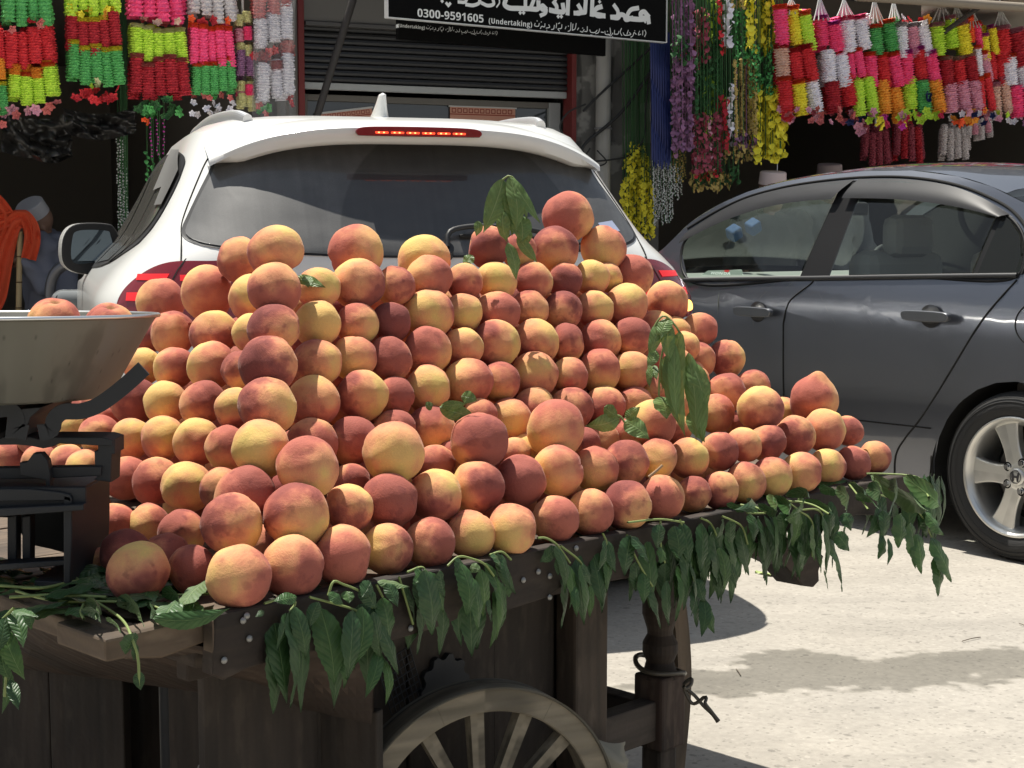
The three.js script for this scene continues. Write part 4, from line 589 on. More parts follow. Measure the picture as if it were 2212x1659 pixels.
  { const pts = [V(1.05, 0.66, -0.18), V(1.085, 0.5, -0.17), V(1.095, 0.35, -0.16), V(1.082, 0.2, -0.16), V(1.05, 0.02, -0.16)]; const g = new THREE.ExtrudeGeometry(new THREE.Shape([[-0.012, -0.02], [0.012, -0.02], [0.012, 0.02], [-0.012, 0.02]].map((p) => new THREE.Vector2(...p))), { steps: 20, extrudePath: new THREE.CatmullRomCurve3(pts) }); mesh('curved_brace', uvm(g), wood([0.15, 0.11, 0.075], 19, 0.3, Math.PI / 2), cart); }
  { const pts = [[1590, 1196], [1625, 1194], [1670, 1215], [1705, 1256], [1728, 1259], [1738, 1248], [1737, 1228], [1747, 1198], [1738, 1190], [1700, 1165], [1590, 1165]].map(([x, y]) => cart.worldToLocal(onPlane(x, y, cartP(0, 0, 0.1), FRONT_OUT))); const g = new THREE.ExtrudeGeometry(new THREE.Shape(pts.map((p) => new THREE.Vector2(p.x, p.y))), { depth: 0.06, bevelEnabled: true, bevelSize: 0.004, bevelThickness: 0.004, bevelSegments: 2 }); g.translate(0, 0, -0.13); mesh('carved_bracket', uvm(g), darkWood, cart); }
  mesh('deck_rail', box(0.8, 0.055, 0.04, 1.2, 0.628, -0.2, 0.004), darkWood, cart);
  // cord tied round the leg
  const cord = thing('tied_cord', 'flat dark strap knotted with two loops round the turned cart leg', 'cord', null, V(0, 0, 0));
  const lp = cartP(0.972, 0, 0.11), cm = phys([0.07, 0.06, 0.045], { roughness: 0.45, clearcoat: 0.3 });
  const ringP = []; for (let i = 0; i < 16; i++) { const a = i / 16 * 6.2832; ringP.push(V(lp.x + 0.046 * Math.cos(a), 0.398 + 0.006 * Math.sin(a * 2) - 0.012 * Math.cos(a), lp.z + 0.046 * Math.sin(a))); }
  mesh('winding', tube(ringP, 0.005, 40, 6, true), cm, cord);
  const kx = (px, py, z) => atDepth(px, py, z), kz = 2.73;
  for (const l of [[[1486, 1480], [1494, 1472], [1503, 1468], [1502, 1480], [1489, 1490], [1486, 1484]], [[1486, 1490], [1505, 1522], [1518, 1518], [1532, 1507], [1535, 1512], [1532, 1520], [1545, 1538], [1562, 1560]], [[1487, 1486], [1510, 1505], [1530, 1528], [1548, 1545], [1560, 1562]]]) mesh('loose_end', tube(l.map(([x, y], i) => kx(x - 9, y - 2, kz - 0.004 * i)), 0.0035, 30, 6), cm, cord);
  // grey rag stuffed beside the wheel
  tag(mesh('grey_rag', grid(14, 12, (u, v) => { const q = onPlane(mix(1262, 1345, u), mix(1582, 1665, v) + 22 * Math.sin(u * 2.2) * (1 - v), cartP(0, 0, 0.04), FRONT_OUT); return q.addScaledVector(FRONT_OUT, 0.03 * Math.sin(u * 3) * Math.sin(v * 2.6) + 0.012 * fbm(u * 5, v * 5, 3, 3)); }), std([0.24, 0.23, 0.19], { roughness: 0.9, side: THREE.DoubleSide })), 'crumpled grey rag stuffed beside the spoked cart wheel', 'rag');
}
// ---------------------------------------------------------------- counter scale with weighing pan
{
  const z0 = 2.2, c0 = atDepth(-20, 1245, z0);
  const sc = thing('counter_scale', 'black iron beam scale standing on leaves beside the peaches', 'scale', null, V(c0.x, TRAY, -z0));
  const steelDull = std([0.16, 0.16, 0.145], { metalness: 0.35, roughness: 0.6, map: dataTex(512, 256, (i, j) => { const a = fbm(i / 60, j / 40, 3, 5), b = fbm(i / 9, j / 60, 5, 3), s = hash3(i, j, 4); let k = 0.62 + 0.55 * a; k *= 1 - 0.3 * sstep(0.55, 0.75, fbm(i / 16, j / 16, 8, 4)); k *= 0.93 + 0.14 * b; k *= s > 0.996 ? 0.5 : 1; return [k, k * 0.985, k * 0.93]; }), roughnessMap: dataTex(256, 256, (i, j) => { const l = 0.7 + 0.3 * fbm(i / 20, j / 20, 3, 3); return [l, l, l]; }, false) });
  const px = z0 / FPX, loc = (x, y, dz = 0) => { const q = atDepth(x, y, z0 - dz); return sc.worldToLocal(q); };
  sc.updateMatrixWorld();
  const pan = thing('weighing_pan', 'dull steel weighing pan holding two peaches on the scale', 'pan', null, atDepth(-20, 858, z0));
  const pr = [[0.001, 0], [0.16, 0], [0.17, 0.004], [0.2315, 0.1125], [0.236, 0.116], [0.239, 0.1145], [0.2395, 0.117], [0.237, 0.1195], [0.231, 0.1175], [0.169, 0.006], [0.16, 0.0025], [0.001, 0.0025]].map((p) => new THREE.Vector2(...p));
  mesh('bowl', new THREE.LatheGeometry(pr, 96), steelDull, pan);
  const rimG = new THREE.TorusGeometry(0.2375, 0.0028, 8, 100); rimG.rotateX(Math.PI / 2); rimG.translate(0, 0.1175, 0); mesh('rolled_rim', rimG, std([0.7, 0.71, 0.72], { metalness: 1, roughness: 0.3 }), pan);
  pan.rotation.x = -0.03;
  for (const [x, y, r, k, lb] of [[117, 696, 0.038, 'p', 'rosy peach with a flat top lying in the weighing pan'], [236, 704, 0.036, 'o', 'orange peach low in the weighing pan next to its rim']]) {
    const p = mesh('peach', peachThings.shapes[0], peachThings.skins[k][1]); p.position.copy(atDepth(x, y, z0 + 0.02)); p.scale.setScalar(r); p.rotation.set(0.4, x, 0.2); tag(p, lb, 'peach', 'peaches in the weighing pan');
  }
  for (const [x, y, dz] of [[30, 770, 0.05], [-60, 740, 0.0], [150, 780, 0.07], [60, 790, -0.08], [-90, 790, 0.1]]) { const p = mesh('peach', peachThings.shapes[2], peachThings.skins.r[2]); p.position.copy(atDepth(x, y, z0 - dz)); p.scale.setScalar(0.036); tag(p, 'red peach lying at the bottom of the weighing pan', 'peach', 'peaches in the weighing pan'); }
  const bar = (n, pts, thick, dep, dz = 0) => { const g = new THREE.ExtrudeGeometry(new THREE.Shape(pts.map(([x, y]) => { const q = loc(x, y, dz); return new THREE.Vector2(q.x, q.y); })), { depth: dep, bevelEnabled: true, bevelSize: 0.0015, bevelThickness: 0.0015, bevelSegments: 2 }); g.translate(0, 0, dz - dep / 2); return mesh(n, uvm(g), ironM, sc); };
  const a = (x, y) => zp('A', x, y), d = (x, y) => zp('D', x, y);
  const ribbon = (n, pts, w, t = 0.004) => { const g = new THREE.ExtrudeGeometry(new THREE.Shape([[-t / 2, -w / 2], [t / 2, -w / 2], [t / 2, w / 2], [-t / 2, w / 2]].map((p) => new THREE.Vector2(...p))), { steps: 40, extrudePath: new THREE.CatmullRomCurve3(pts) }); return mesh(n, g, ironM, sc); };
  // arms of the cradle that carry the pan
  for (const dz of [-0.1, 0.1]) { const L_ = (p) => loc(...a(...p), dz); ribbon('cradle_arm', [[250, 1135], [330, 1120], [350, 1050], [400, 1005], [520, 998], [620, 965], [720, 900], [830, 810], [925, 722]].map(L_), 0.022); ribbon('cradle_arm', [[180, 1135], [120, 1120], [105, 1030], [60, 985], [-40, 985], [-160, 900], [-260, 760]].map(L_), 0.022); }
  bar('cradle_foot', [a(185, 1110), a(200, 985), a(260, 940), a(400, 925), a(330, 980), a(300, 1060), a(270, 1105)], 0, 0.2);
  bar('cradle_foot', [a(-30, 1100), a(-20, 1000), a(-90, 950), a(-200, 930), a(110, 1000), a(120, 1090), a(100, 1130)], 0, 0.18);
  bar('scale_beam', [a(-400, 1195), a(-400, 1150), a(230, 1150), a(290, 1165), a(360, 1152), a(700, 1155), a(755, 1170), a(755, 1198), a(420, 1180), a(380, 1200), a(320, 1212), a(240, 1195), a(150, 1188)], 0, 0.06, 0.03);
  bar('bracket', [a(668, 1180), a(762, 1170), a(762, 1250), a(742, 1255), a(735, 1430), a(640, 1418), a(665, 1405), a(650, 1380), a(645, 1245), a(668, 1240)], 0, 0.05, 0.03);
  bar('cross_bar', [a(-400, 1425), a(-400, 1370), a(660, 1352), a(655, 1400), a(300, 1418)], 0, 0.02, 0.05);
  bar('knife_edge_plate', [a(145, 1330), a(190, 1325), a(230, 1270), a(275, 1268), a(310, 1310), a(328, 1400), a(325, 1540), a(312, 1540), a(312, 1430), a(150, 1400)], 0, 0.015, 0.065);
  // stand: top, end plate, lower rail and two small posts
  bar('stand_top', [a(-400, 1500), a(-400, 1430), a(330, 1430), a(520, 1450), a(575, 1465), a(583, 1500), a(560, 1490)], 0, 0.2);
  bar('stand_side', [a(545, 1470), a(583, 1480), d(583, 120), d(568, 425), d(545, 425)], 0, 0.2);
  bar('stand_panel', [a(-400, 1480), a(545, 1480), d(545, 300), d(330, 240), d(190, 210), d(80, 40), d(-400, 20)], 0, 0.008, -0.085);
  bar('stand_panel', [a(-400, 1490), a(552, 1490), a(552, 1590), a(-400, 1640)], 0, 0.01, 0.09);
  bar('front_rail', [a(-400, 1690), a(-400, 1640), a(545, 1595), a(545, 1620)], 0, 0.02, 0.1);
  bar('lower_rail', [d(-400, 400), d(-400, 365), d(480, 310), d(480, 330)], 0, 0.03, 0.06);
  bar('lower_rail', [d(330, 420), d(340, 380), d(560, 390), d(565, 425)], 0, 0.16);
  for (const [x0, x1] of [[70, 115], [165, 205]]) bar('stand_post', [d(x0, 40), d(x1, 35), d(x1, 330), d(x0, 330)], 0, 0.02, 0.03);
  bar('stand_post', [d(-300, 40), d(-200, 35), d(-200, 420), d(-300, 420)], 0, 0.2);
}
// ---------------------------------------------------------------- leaves
{
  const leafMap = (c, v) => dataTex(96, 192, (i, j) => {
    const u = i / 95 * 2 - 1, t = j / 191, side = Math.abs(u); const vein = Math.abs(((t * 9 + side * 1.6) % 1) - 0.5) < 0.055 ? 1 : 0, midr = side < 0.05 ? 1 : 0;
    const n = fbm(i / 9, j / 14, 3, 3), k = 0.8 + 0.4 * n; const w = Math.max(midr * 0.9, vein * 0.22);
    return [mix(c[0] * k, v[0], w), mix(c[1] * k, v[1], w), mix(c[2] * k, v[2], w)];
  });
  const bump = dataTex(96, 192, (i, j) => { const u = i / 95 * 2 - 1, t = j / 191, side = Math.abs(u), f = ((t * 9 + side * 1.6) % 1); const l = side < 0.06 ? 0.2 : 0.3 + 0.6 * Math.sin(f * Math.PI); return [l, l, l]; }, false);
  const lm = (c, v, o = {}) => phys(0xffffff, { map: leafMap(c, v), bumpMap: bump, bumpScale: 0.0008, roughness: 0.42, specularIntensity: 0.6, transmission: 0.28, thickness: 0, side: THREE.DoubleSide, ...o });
  const MATS = { d: lm([0.042, 0.095, 0.034], [0.10, 0.17, 0.065]), g: lm([0.055, 0.125, 0.038], [0.13, 0.22, 0.075]), b: lm([0.075, 0.155, 0.042], [0.16, 0.26, 0.09]), p: lm([0.12, 0.19, 0.075], [0.22, 0.3, 0.13]), l: lm([0.15, 0.24, 0.075], [0.27, 0.36, 0.15]) };  // copies from dark to pale: shade and sunlight painted into the leaf green
  const stemM = std([0.20, 0.26, 0.085], { roughness: 0.6 });
  // a serrated, folded, drooping blade from its base to its tip
  const blade = (P0, P1, w, n, o = {}) => {
    const d = P1.clone().sub(P0), L = d.length(); d.normalize(); n = n.clone().addScaledVector(d, -n.dot(d)).normalize(); n.applyAxisAngle(d, o.roll ?? rnd(-0.45, 0.45)); const sd = new THREE.Vector3().crossVectors(d, n).normalize();
    const bend = o.bend ?? rnd(0.04, 0.14), curl = o.curl ?? rnd(-0.08, 0.08), fold = o.fold ?? rnd(0.1, 0.35), tw = rnd(-0.5, 0.5), R = 22, serr = o.serr ?? 0.05;
    const g = grid(4, R, (u, v) => {
      const k = (u - 0.5) * 2, t = v, prof = Math.pow(Math.max(0, Math.sin(Math.PI * Math.pow(t, 0.72))), 0.85) * (t > 0.78 ? mix(1, 0.45, (t - 0.78) / 0.22) : 1), row = Math.round(v * R);
      const edge = Math.abs(k) > 0.9 ? (row % 2 ? 1 + serr : 1 - serr * 0.7) : 1, hw = w * 0.52 * prof * edge * k, a = tw * t;
      const lift = -Math.abs(hw) * fold + 0.05 * w * Math.sin(t * 17 + k * 2) * Math.abs(k);
      return P0.clone().addScaledVector(d, L * t).addScaledVector(sd, hw * Math.cos(a) + L * curl * Math.sin(Math.PI * t)).addScaledVector(n, hw * Math.sin(a) + lift + L * bend * Math.sin(Math.PI * Math.min(1, t * 0.95)));
    });
    return g;
  };
  const upTilt = (k) => FRONT_OUT.clone().add(V(0, k, 0)).normalize();
  // hanging sprigs: [label, view, offset in front of the board, [[x0, y0, x1, y1, width, tone] ...], stems]
  const sprig = (label, view, off, leaves, stems = [], plane = null, cat = 'leaf sprig', group = 'leafy sprigs draped over the cart edge') => {
    const g = thing('leaf_sprig', label, cat, group, V(0, 0, 0));
    const at = (x, y, o) => { const [a, b] = zp(view, x, y); return plane ? plane(a, b, o) : onPlane(a, b, cartP(0, 0, -off - o), FRONT_OUT); };
    for (const [x0, y0, x1, y1, w, tone = 'd'] of leaves) {
      const o = rnd(0, 0.02), P0 = at(x0, y0, o), P1 = at(x1, y1, o + rnd(-0.006, 0.02)), z = -P0.z;
      const tw = group.startsWith('twigs'); mesh('leaf', blade(P0, P1, w * ZK * z / FPX * (tw ? 1.0 : 1), tw ? V(rnd(-0.3, 0.3), rnd(0.1, 0.5), 1) : upTilt(rnd(0, 0.5)), tw ? { serr: 0.015, fold: rnd(0.1, 0.25) } : {}), MATS[tw ? 'l' : tone], g);  // twig leaves take the palest copy, coloured as if light shone through
    }
    if (!plane && leaves.length > 2) for (let i = 0; i < leaves.length * (view === 'F' ? 1.7 : 0.5); i++) {
      const l = leaves[Math.floor(rnd(0, leaves.length))], ox = rnd(-70, 70), [bx, by] = zp(view, l[0] + ox, 0), edge = cartP(0, 0.69, -0.02), q0 = onPlane(bx, 900, edge, FRONT_OUT).setY(TRAY - rnd(0.0, 0.02)), q1 = q0.clone().add(V(rnd(-0.02, 0.02), -rnd(0.07, 0.15), rnd(-0.01, 0.02)));
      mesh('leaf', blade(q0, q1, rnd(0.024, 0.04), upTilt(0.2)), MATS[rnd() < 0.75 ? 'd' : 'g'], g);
    }
    for (const s of stems) mesh('stem', tube(s.map(([x, y]) => at(x, y, 0.008)), 0.0019, 20, 5), stemM, g);
    return g;
  };
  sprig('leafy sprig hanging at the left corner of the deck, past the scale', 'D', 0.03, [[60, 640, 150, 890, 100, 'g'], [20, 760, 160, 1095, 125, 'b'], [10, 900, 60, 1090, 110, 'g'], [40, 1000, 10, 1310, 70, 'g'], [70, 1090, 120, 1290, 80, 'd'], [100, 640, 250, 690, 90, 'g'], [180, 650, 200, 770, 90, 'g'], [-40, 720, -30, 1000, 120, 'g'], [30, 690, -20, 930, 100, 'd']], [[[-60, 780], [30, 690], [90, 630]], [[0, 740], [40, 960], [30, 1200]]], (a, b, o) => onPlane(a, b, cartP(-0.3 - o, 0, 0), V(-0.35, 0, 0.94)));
  sprig('small sprig with a bare dangling stem over the worn deck corner', 'D', 0.0, [[865, 790, 800, 925, 125, 'd'], [890, 1040, 905, 1160, 75, 'd'], [545, 610, 600, 710, 100, 'p'], [750, 600, 920, 755, 110, 'p'], [1040, 540, 1150, 650, 110, 'g'], [680, 700, 770, 795, 70, 'b'], [945, 610, 960, 705, 80, 'd'], [980, 700, 1480, 630, 115, 'g'], [1225, 550, 1240, 625, 60, 'b'], [520, 650, 640, 730, 70, 'd'], [870, 860, 860, 970, 50, 'd']], [[[100, 520], [340, 580], [740, 590], [920, 600], [1090, 660]], [[620, 590], [780, 700], [850, 830], [885, 940], [895, 1130]], [[1000, 560], [1180, 545], [1350, 540]], [[540, 600], [520, 660], [540, 700]]], (a, b, o) => { const q = onLevel(a, b, TRAY + 0.012 + o * 0.6); return b > 1360 ? onPlane(a, b, cartP(-0.29, 0, 0), V(-0.3, 0, 0.95)) : q; });
  sprig('long single-leafed sprig beside the sawn plank end', 'D', 0.03, [[1865, 640, 1855, 1268, 195, 'd'], [1910, 560, 1755, 590, 85, 'g'], [1890, 620, 1960, 960, 120, 'd'], [1700, 650, 1640, 690, 40, 'd'], [1850, 660, 1775, 900, 90, 'd']], [[[1700, 600], [1860, 560], [1900, 600], [1865, 650]]]);
  sprig('broad cluster of leaves above the carved rings, next to the plank end', 'D', 0.035, [[2060, 630, 2152, 1130, 190, 'g'], [2110, 540, 2205, 610, 80, 'g'], [2050, 590, 1990, 760, 90, 'd'], [2270, 640, 2230, 1090, 150, 'd'], [2330, 620, 2270, 1010, 140, 'g'], [2400, 650, 2440, 960, 120, 'd'], [2410, 700, 2555, 1058, 110, 'd'], [2440, 890, 2345, 1212, 90, 'g'], [2455, 940, 2475, 1255, 70, 'b'], [2225, 880, 2230, 1100, 130, 'g']], [[[1990, 560], [2212, 620], [2300, 650], [2420, 710]], [[2110, 550], [2145, 460], [2212, 480], [2340, 540], [2395, 630]]]);
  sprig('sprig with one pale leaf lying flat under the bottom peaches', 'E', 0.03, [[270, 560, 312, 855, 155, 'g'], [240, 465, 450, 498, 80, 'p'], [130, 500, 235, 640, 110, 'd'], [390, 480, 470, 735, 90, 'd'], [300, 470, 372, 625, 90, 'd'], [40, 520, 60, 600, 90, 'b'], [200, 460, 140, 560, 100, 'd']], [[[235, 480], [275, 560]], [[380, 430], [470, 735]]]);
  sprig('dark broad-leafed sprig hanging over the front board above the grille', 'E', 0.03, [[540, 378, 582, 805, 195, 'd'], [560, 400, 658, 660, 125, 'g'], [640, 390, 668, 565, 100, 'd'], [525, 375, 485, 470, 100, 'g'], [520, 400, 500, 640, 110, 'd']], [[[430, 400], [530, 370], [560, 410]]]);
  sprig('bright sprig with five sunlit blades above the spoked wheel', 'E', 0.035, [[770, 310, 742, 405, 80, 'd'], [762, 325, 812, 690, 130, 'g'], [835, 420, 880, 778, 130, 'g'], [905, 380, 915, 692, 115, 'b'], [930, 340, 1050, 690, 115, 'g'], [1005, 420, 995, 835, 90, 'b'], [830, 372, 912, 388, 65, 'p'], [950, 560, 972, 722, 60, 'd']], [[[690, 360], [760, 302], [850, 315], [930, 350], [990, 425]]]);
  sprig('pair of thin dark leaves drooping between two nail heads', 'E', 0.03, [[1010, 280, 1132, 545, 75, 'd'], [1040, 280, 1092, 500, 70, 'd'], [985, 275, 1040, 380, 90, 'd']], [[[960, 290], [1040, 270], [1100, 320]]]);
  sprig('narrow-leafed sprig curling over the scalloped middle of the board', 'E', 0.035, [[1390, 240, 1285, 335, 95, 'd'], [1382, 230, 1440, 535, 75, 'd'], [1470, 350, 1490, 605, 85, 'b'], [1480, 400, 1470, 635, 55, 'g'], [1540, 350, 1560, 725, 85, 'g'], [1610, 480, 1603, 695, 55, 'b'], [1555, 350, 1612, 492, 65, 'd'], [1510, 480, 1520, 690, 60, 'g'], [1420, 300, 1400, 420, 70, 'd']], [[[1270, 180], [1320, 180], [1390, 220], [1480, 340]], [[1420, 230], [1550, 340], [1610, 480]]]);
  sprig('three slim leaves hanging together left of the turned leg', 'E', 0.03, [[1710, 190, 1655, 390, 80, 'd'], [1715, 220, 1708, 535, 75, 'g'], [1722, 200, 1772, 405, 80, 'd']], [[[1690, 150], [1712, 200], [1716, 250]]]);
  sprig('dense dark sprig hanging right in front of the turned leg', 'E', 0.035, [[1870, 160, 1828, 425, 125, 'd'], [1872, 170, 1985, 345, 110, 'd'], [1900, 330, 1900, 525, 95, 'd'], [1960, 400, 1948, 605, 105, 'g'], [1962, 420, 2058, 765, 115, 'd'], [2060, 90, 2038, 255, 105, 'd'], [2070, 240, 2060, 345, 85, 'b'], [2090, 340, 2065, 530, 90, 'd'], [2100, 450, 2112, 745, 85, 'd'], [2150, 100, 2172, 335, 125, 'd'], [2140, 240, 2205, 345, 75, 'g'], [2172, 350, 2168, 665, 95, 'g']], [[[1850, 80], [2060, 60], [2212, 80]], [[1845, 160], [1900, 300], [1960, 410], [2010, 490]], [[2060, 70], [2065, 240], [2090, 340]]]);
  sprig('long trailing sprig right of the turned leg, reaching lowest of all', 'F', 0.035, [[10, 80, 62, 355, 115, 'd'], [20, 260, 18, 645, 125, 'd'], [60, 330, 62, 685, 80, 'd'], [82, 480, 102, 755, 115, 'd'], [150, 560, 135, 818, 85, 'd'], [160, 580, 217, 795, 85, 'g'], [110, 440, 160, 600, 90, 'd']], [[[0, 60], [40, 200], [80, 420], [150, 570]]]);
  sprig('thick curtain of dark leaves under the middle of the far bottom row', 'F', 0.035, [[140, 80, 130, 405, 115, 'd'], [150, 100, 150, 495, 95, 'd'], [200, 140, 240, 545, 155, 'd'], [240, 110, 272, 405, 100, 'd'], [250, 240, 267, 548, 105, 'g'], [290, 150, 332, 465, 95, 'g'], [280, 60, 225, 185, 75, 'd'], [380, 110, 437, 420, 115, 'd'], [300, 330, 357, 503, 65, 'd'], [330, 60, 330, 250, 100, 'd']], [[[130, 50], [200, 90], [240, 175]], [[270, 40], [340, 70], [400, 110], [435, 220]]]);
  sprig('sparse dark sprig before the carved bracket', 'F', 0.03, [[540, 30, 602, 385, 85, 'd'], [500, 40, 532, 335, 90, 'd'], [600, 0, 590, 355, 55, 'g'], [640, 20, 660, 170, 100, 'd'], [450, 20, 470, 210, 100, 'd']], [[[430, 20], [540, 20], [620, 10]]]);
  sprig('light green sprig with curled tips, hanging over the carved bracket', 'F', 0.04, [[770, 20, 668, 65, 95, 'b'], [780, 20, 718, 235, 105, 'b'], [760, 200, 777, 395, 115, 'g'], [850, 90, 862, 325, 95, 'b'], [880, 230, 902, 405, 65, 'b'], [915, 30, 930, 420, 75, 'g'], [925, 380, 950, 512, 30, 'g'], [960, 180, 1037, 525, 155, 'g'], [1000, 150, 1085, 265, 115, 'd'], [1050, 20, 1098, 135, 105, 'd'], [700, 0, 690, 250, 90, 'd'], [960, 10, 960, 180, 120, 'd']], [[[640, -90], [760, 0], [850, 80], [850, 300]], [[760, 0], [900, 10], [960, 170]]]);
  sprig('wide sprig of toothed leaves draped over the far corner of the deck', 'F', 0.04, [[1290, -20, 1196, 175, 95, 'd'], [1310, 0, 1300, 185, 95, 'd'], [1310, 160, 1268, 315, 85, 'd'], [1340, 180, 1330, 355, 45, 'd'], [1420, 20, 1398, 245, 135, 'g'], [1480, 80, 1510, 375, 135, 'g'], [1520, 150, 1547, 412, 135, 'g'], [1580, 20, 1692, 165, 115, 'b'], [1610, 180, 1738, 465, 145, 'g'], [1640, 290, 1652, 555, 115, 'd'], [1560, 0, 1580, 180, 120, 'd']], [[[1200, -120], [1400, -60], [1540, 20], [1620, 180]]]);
  const deckTop = (a, b, o) => onLevel(a, b, TRAY + 0.025 + o);
  sprig('sunlit leaves lying across the far corner beside the last bottom peach', 'C', 0, [[1290, 1480, 1585, 1640, 200, 'p'], [1440, 1420, 1655, 1605, 135, 'g'], [1230, 1410, 1345, 1492, 95, 'p'], [1130, 1560, 1275, 1632, 75, 'g'], [1000, 1500, 1062, 1645, 105, 'd'], [1340, 1490, 1330, 1665, 95, 'd'], [1490, 1440, 1640, 1520, 85, 'g'], [1080, 1470, 1190, 1560, 110, 'd'], [1200, 1500, 1260, 1600, 110, 'd'], [900, 1510, 1040, 1530, 100, 'd']], [[[1200, 1400], [1290, 1400], [1500, 1415], [1600, 1550]], [[1090, 1470], [1160, 1560], [1210, 1630]]], deckTop);
  sprig('flat leaves tucked under the far bottom row on pale stems', 'C', 0, [[600, 1550, 690, 1605, 95, 'g'], [560, 1540, 590, 1645, 80, 'b'], [760, 1560, 720, 1662, 75, 'b'], [800, 1570, 965, 1645, 65, 'b'], [430, 1570, 330, 1640, 90, 'd'], [300, 1600, 420, 1640, 80, 'd'], [680, 1540, 820, 1560, 70, 'd'], [500, 1600, 620, 1640, 80, 'd']], [[[390, 1600], [480, 1615], [560, 1650]], [[640, 1580], [760, 1580], [850, 1600], [960, 1660]]], deckTop);
  // bedding of leaves on the deck round the scale and under the front row
  const bed = thing('leaf_bedding', 'layer of limp dark leaves spread on the deck round the scale', 'leaves', null, V(0, 0, 0));
  for (let i = 0; i < 95; i++) {
    const q = i < 60 ? onLevel(rnd(-30, 440), rnd(1225, 1345), TRAY + rnd(0.004, 0.022)) : cartP(rnd(-0.05, 1.58), TRAY + rnd(0.003, 0.012), rnd(-0.01, 0.10));
    const a = rnd(0, 6.28), l = rnd(0.06, 0.11), e = q.clone().add(V(Math.cos(a) * l, rnd(-0.003, 0.012), Math.sin(a) * l)); const lc = e.clone().sub(CART0); if (lc.dot(FRONT_IN) < -0.01 || (i < 60 && lc.dot(FRONT_DIR) < -0.27)) continue;
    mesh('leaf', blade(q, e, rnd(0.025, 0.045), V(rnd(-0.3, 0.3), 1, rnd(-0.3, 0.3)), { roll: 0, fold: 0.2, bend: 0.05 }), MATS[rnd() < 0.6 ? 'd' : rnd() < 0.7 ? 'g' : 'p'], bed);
  }
  for (const s of [[[0, 1265], [90, 1270], [170, 1255], [260, 1268]], [[20, 1290], [120, 1285], [230, 1290]], [[150, 1240], [200, 1262], [330, 1246]]]) mesh('stem', tube(s.map(([x, y]) => onLevel(x, y, TRAY + 0.02)), 0.0022, 20, 5), stemM, bed);
  // leaves still on their twigs among the peaches
  const among = (dep) => (a, b, o) => atDepth(a, b, dep - o);
  sprig('twig of long leaves painted sunlit pale standing on the very top of the heap', 'T', 0, [[1050, 1150, 920, 1500, 130, 'p'], [1070, 1200, 1050, 1480, 80, 'p'], [1120, 1160, 1200, 1420, 70, 'p'], [1090, 1135, 1130, 1500, 110, 'b'], [1095, 1140, 1290, 1440, 80, 'p'], [1085, 1180, 1105, 1520, 110, 'g'], [1045, 1360, 1075, 1560, 90, 'p'], [1150, 1380, 1170, 1560, 130, 'g'], [1140, 1520, 1270, 1690, 70, 'd'], [1080, 1560, 1130, 1800, 90, 'd'], [890, 1420, 875, 1520, 60, 'g'], [850, 1640, 805, 1720, 80, 'b'], [1190, 1480, 1215, 1560, 60, 'p']], [[[1040, 1160], [1090, 1130], [1140, 1180], [1160, 1300], [1165, 1550]]], among(2.86), 'leaf sprig', 'twigs of leaves among the peaches');
  sprig('twig with one big hanging leaf painted sunlit pale on the right slope of the heap', 'B', 0, [[2120, 400, 2060, 540, 90, 'p'], [2110, 430, 2120, 690, 90, 'g'], [2060, 420, 1985, 650, 85, 'b'], [2100, 640, 2075, 870, 85, 'd'], [2030, 600, 1975, 720, 75, 'b'], [1995, 700, 1990, 850, 50, 'b'], [2185, 480, 2225, 1170, 140, 'g'], [2150, 560, 2170, 1080, 85, 'g'], [2240, 620, 2290, 1195, 110, 'd'], [2260, 680, 2350, 1010, 130, 'd'], [2230, 700, 2330, 1210, 130, 'd'], [2060, 900, 2100, 1050, 150, 'g'], [2020, 700, 2040, 800, 50, 'p'], [2250, 1000, 2345, 1200, 110, 'd']], [[[1990, 620], [2010, 480], [2080, 385], [2150, 440], [2190, 500]], [[2110, 440], [2060, 700], [2050, 900]]], among(2.72), 'leaf sprig', 'twigs of leaves among the peaches');
  sprig('two leaves with a peach stalk wedged low on the right slope', 'B', 0, [[1800, 1040, 1580, 1090, 130, 'd'], [1830, 1060, 1990, 1180, 130, 'd'], [1830, 1040, 1930, 970, 80, 'p'], [1700, 970, 1790, 1030, 90, 'g']], [[[1700, 1020], [1800, 1030], [1830, 1070]]], among(2.66), 'leaf sprig', 'twigs of leaves among the peaches');
  sprig('crumpled dark leaf pressed between peaches low in the middle', 'B', 0, [[640, 970, 880, 1040, 110, 'd'], [650, 965, 820, 950, 60, 'b'], [780, 900, 885, 930, 80, 'd'], [700, 985, 750, 1010, 40, 'p'], [550, 970, 600, 950, 60, 'd']], [], among(2.50), 'leaf sprig', 'twigs of leaves among the peaches');
  sprig('torn pale leaf caught beside the corner ridge near its top', 'A', 0, [[1895, 140, 2095, 205, 75, 'p'], [1960, 130, 1985, 205, 70, 'p']], [], among(2.56), 'leaf sprig', 'twigs of leaves among the peaches');
  tag(mesh('peach_stalk', tube([zp('B', 1985, 1420), zp('B', 2030, 1385), zp('B', 2075, 1345)].map(([a, b]) => atDepth(a, b, 2.62)), 0.0025, 10, 5), std([0.36, 0.24, 0.14])), 'short brown twig stub lying on the front border peaches', 'twig');
}
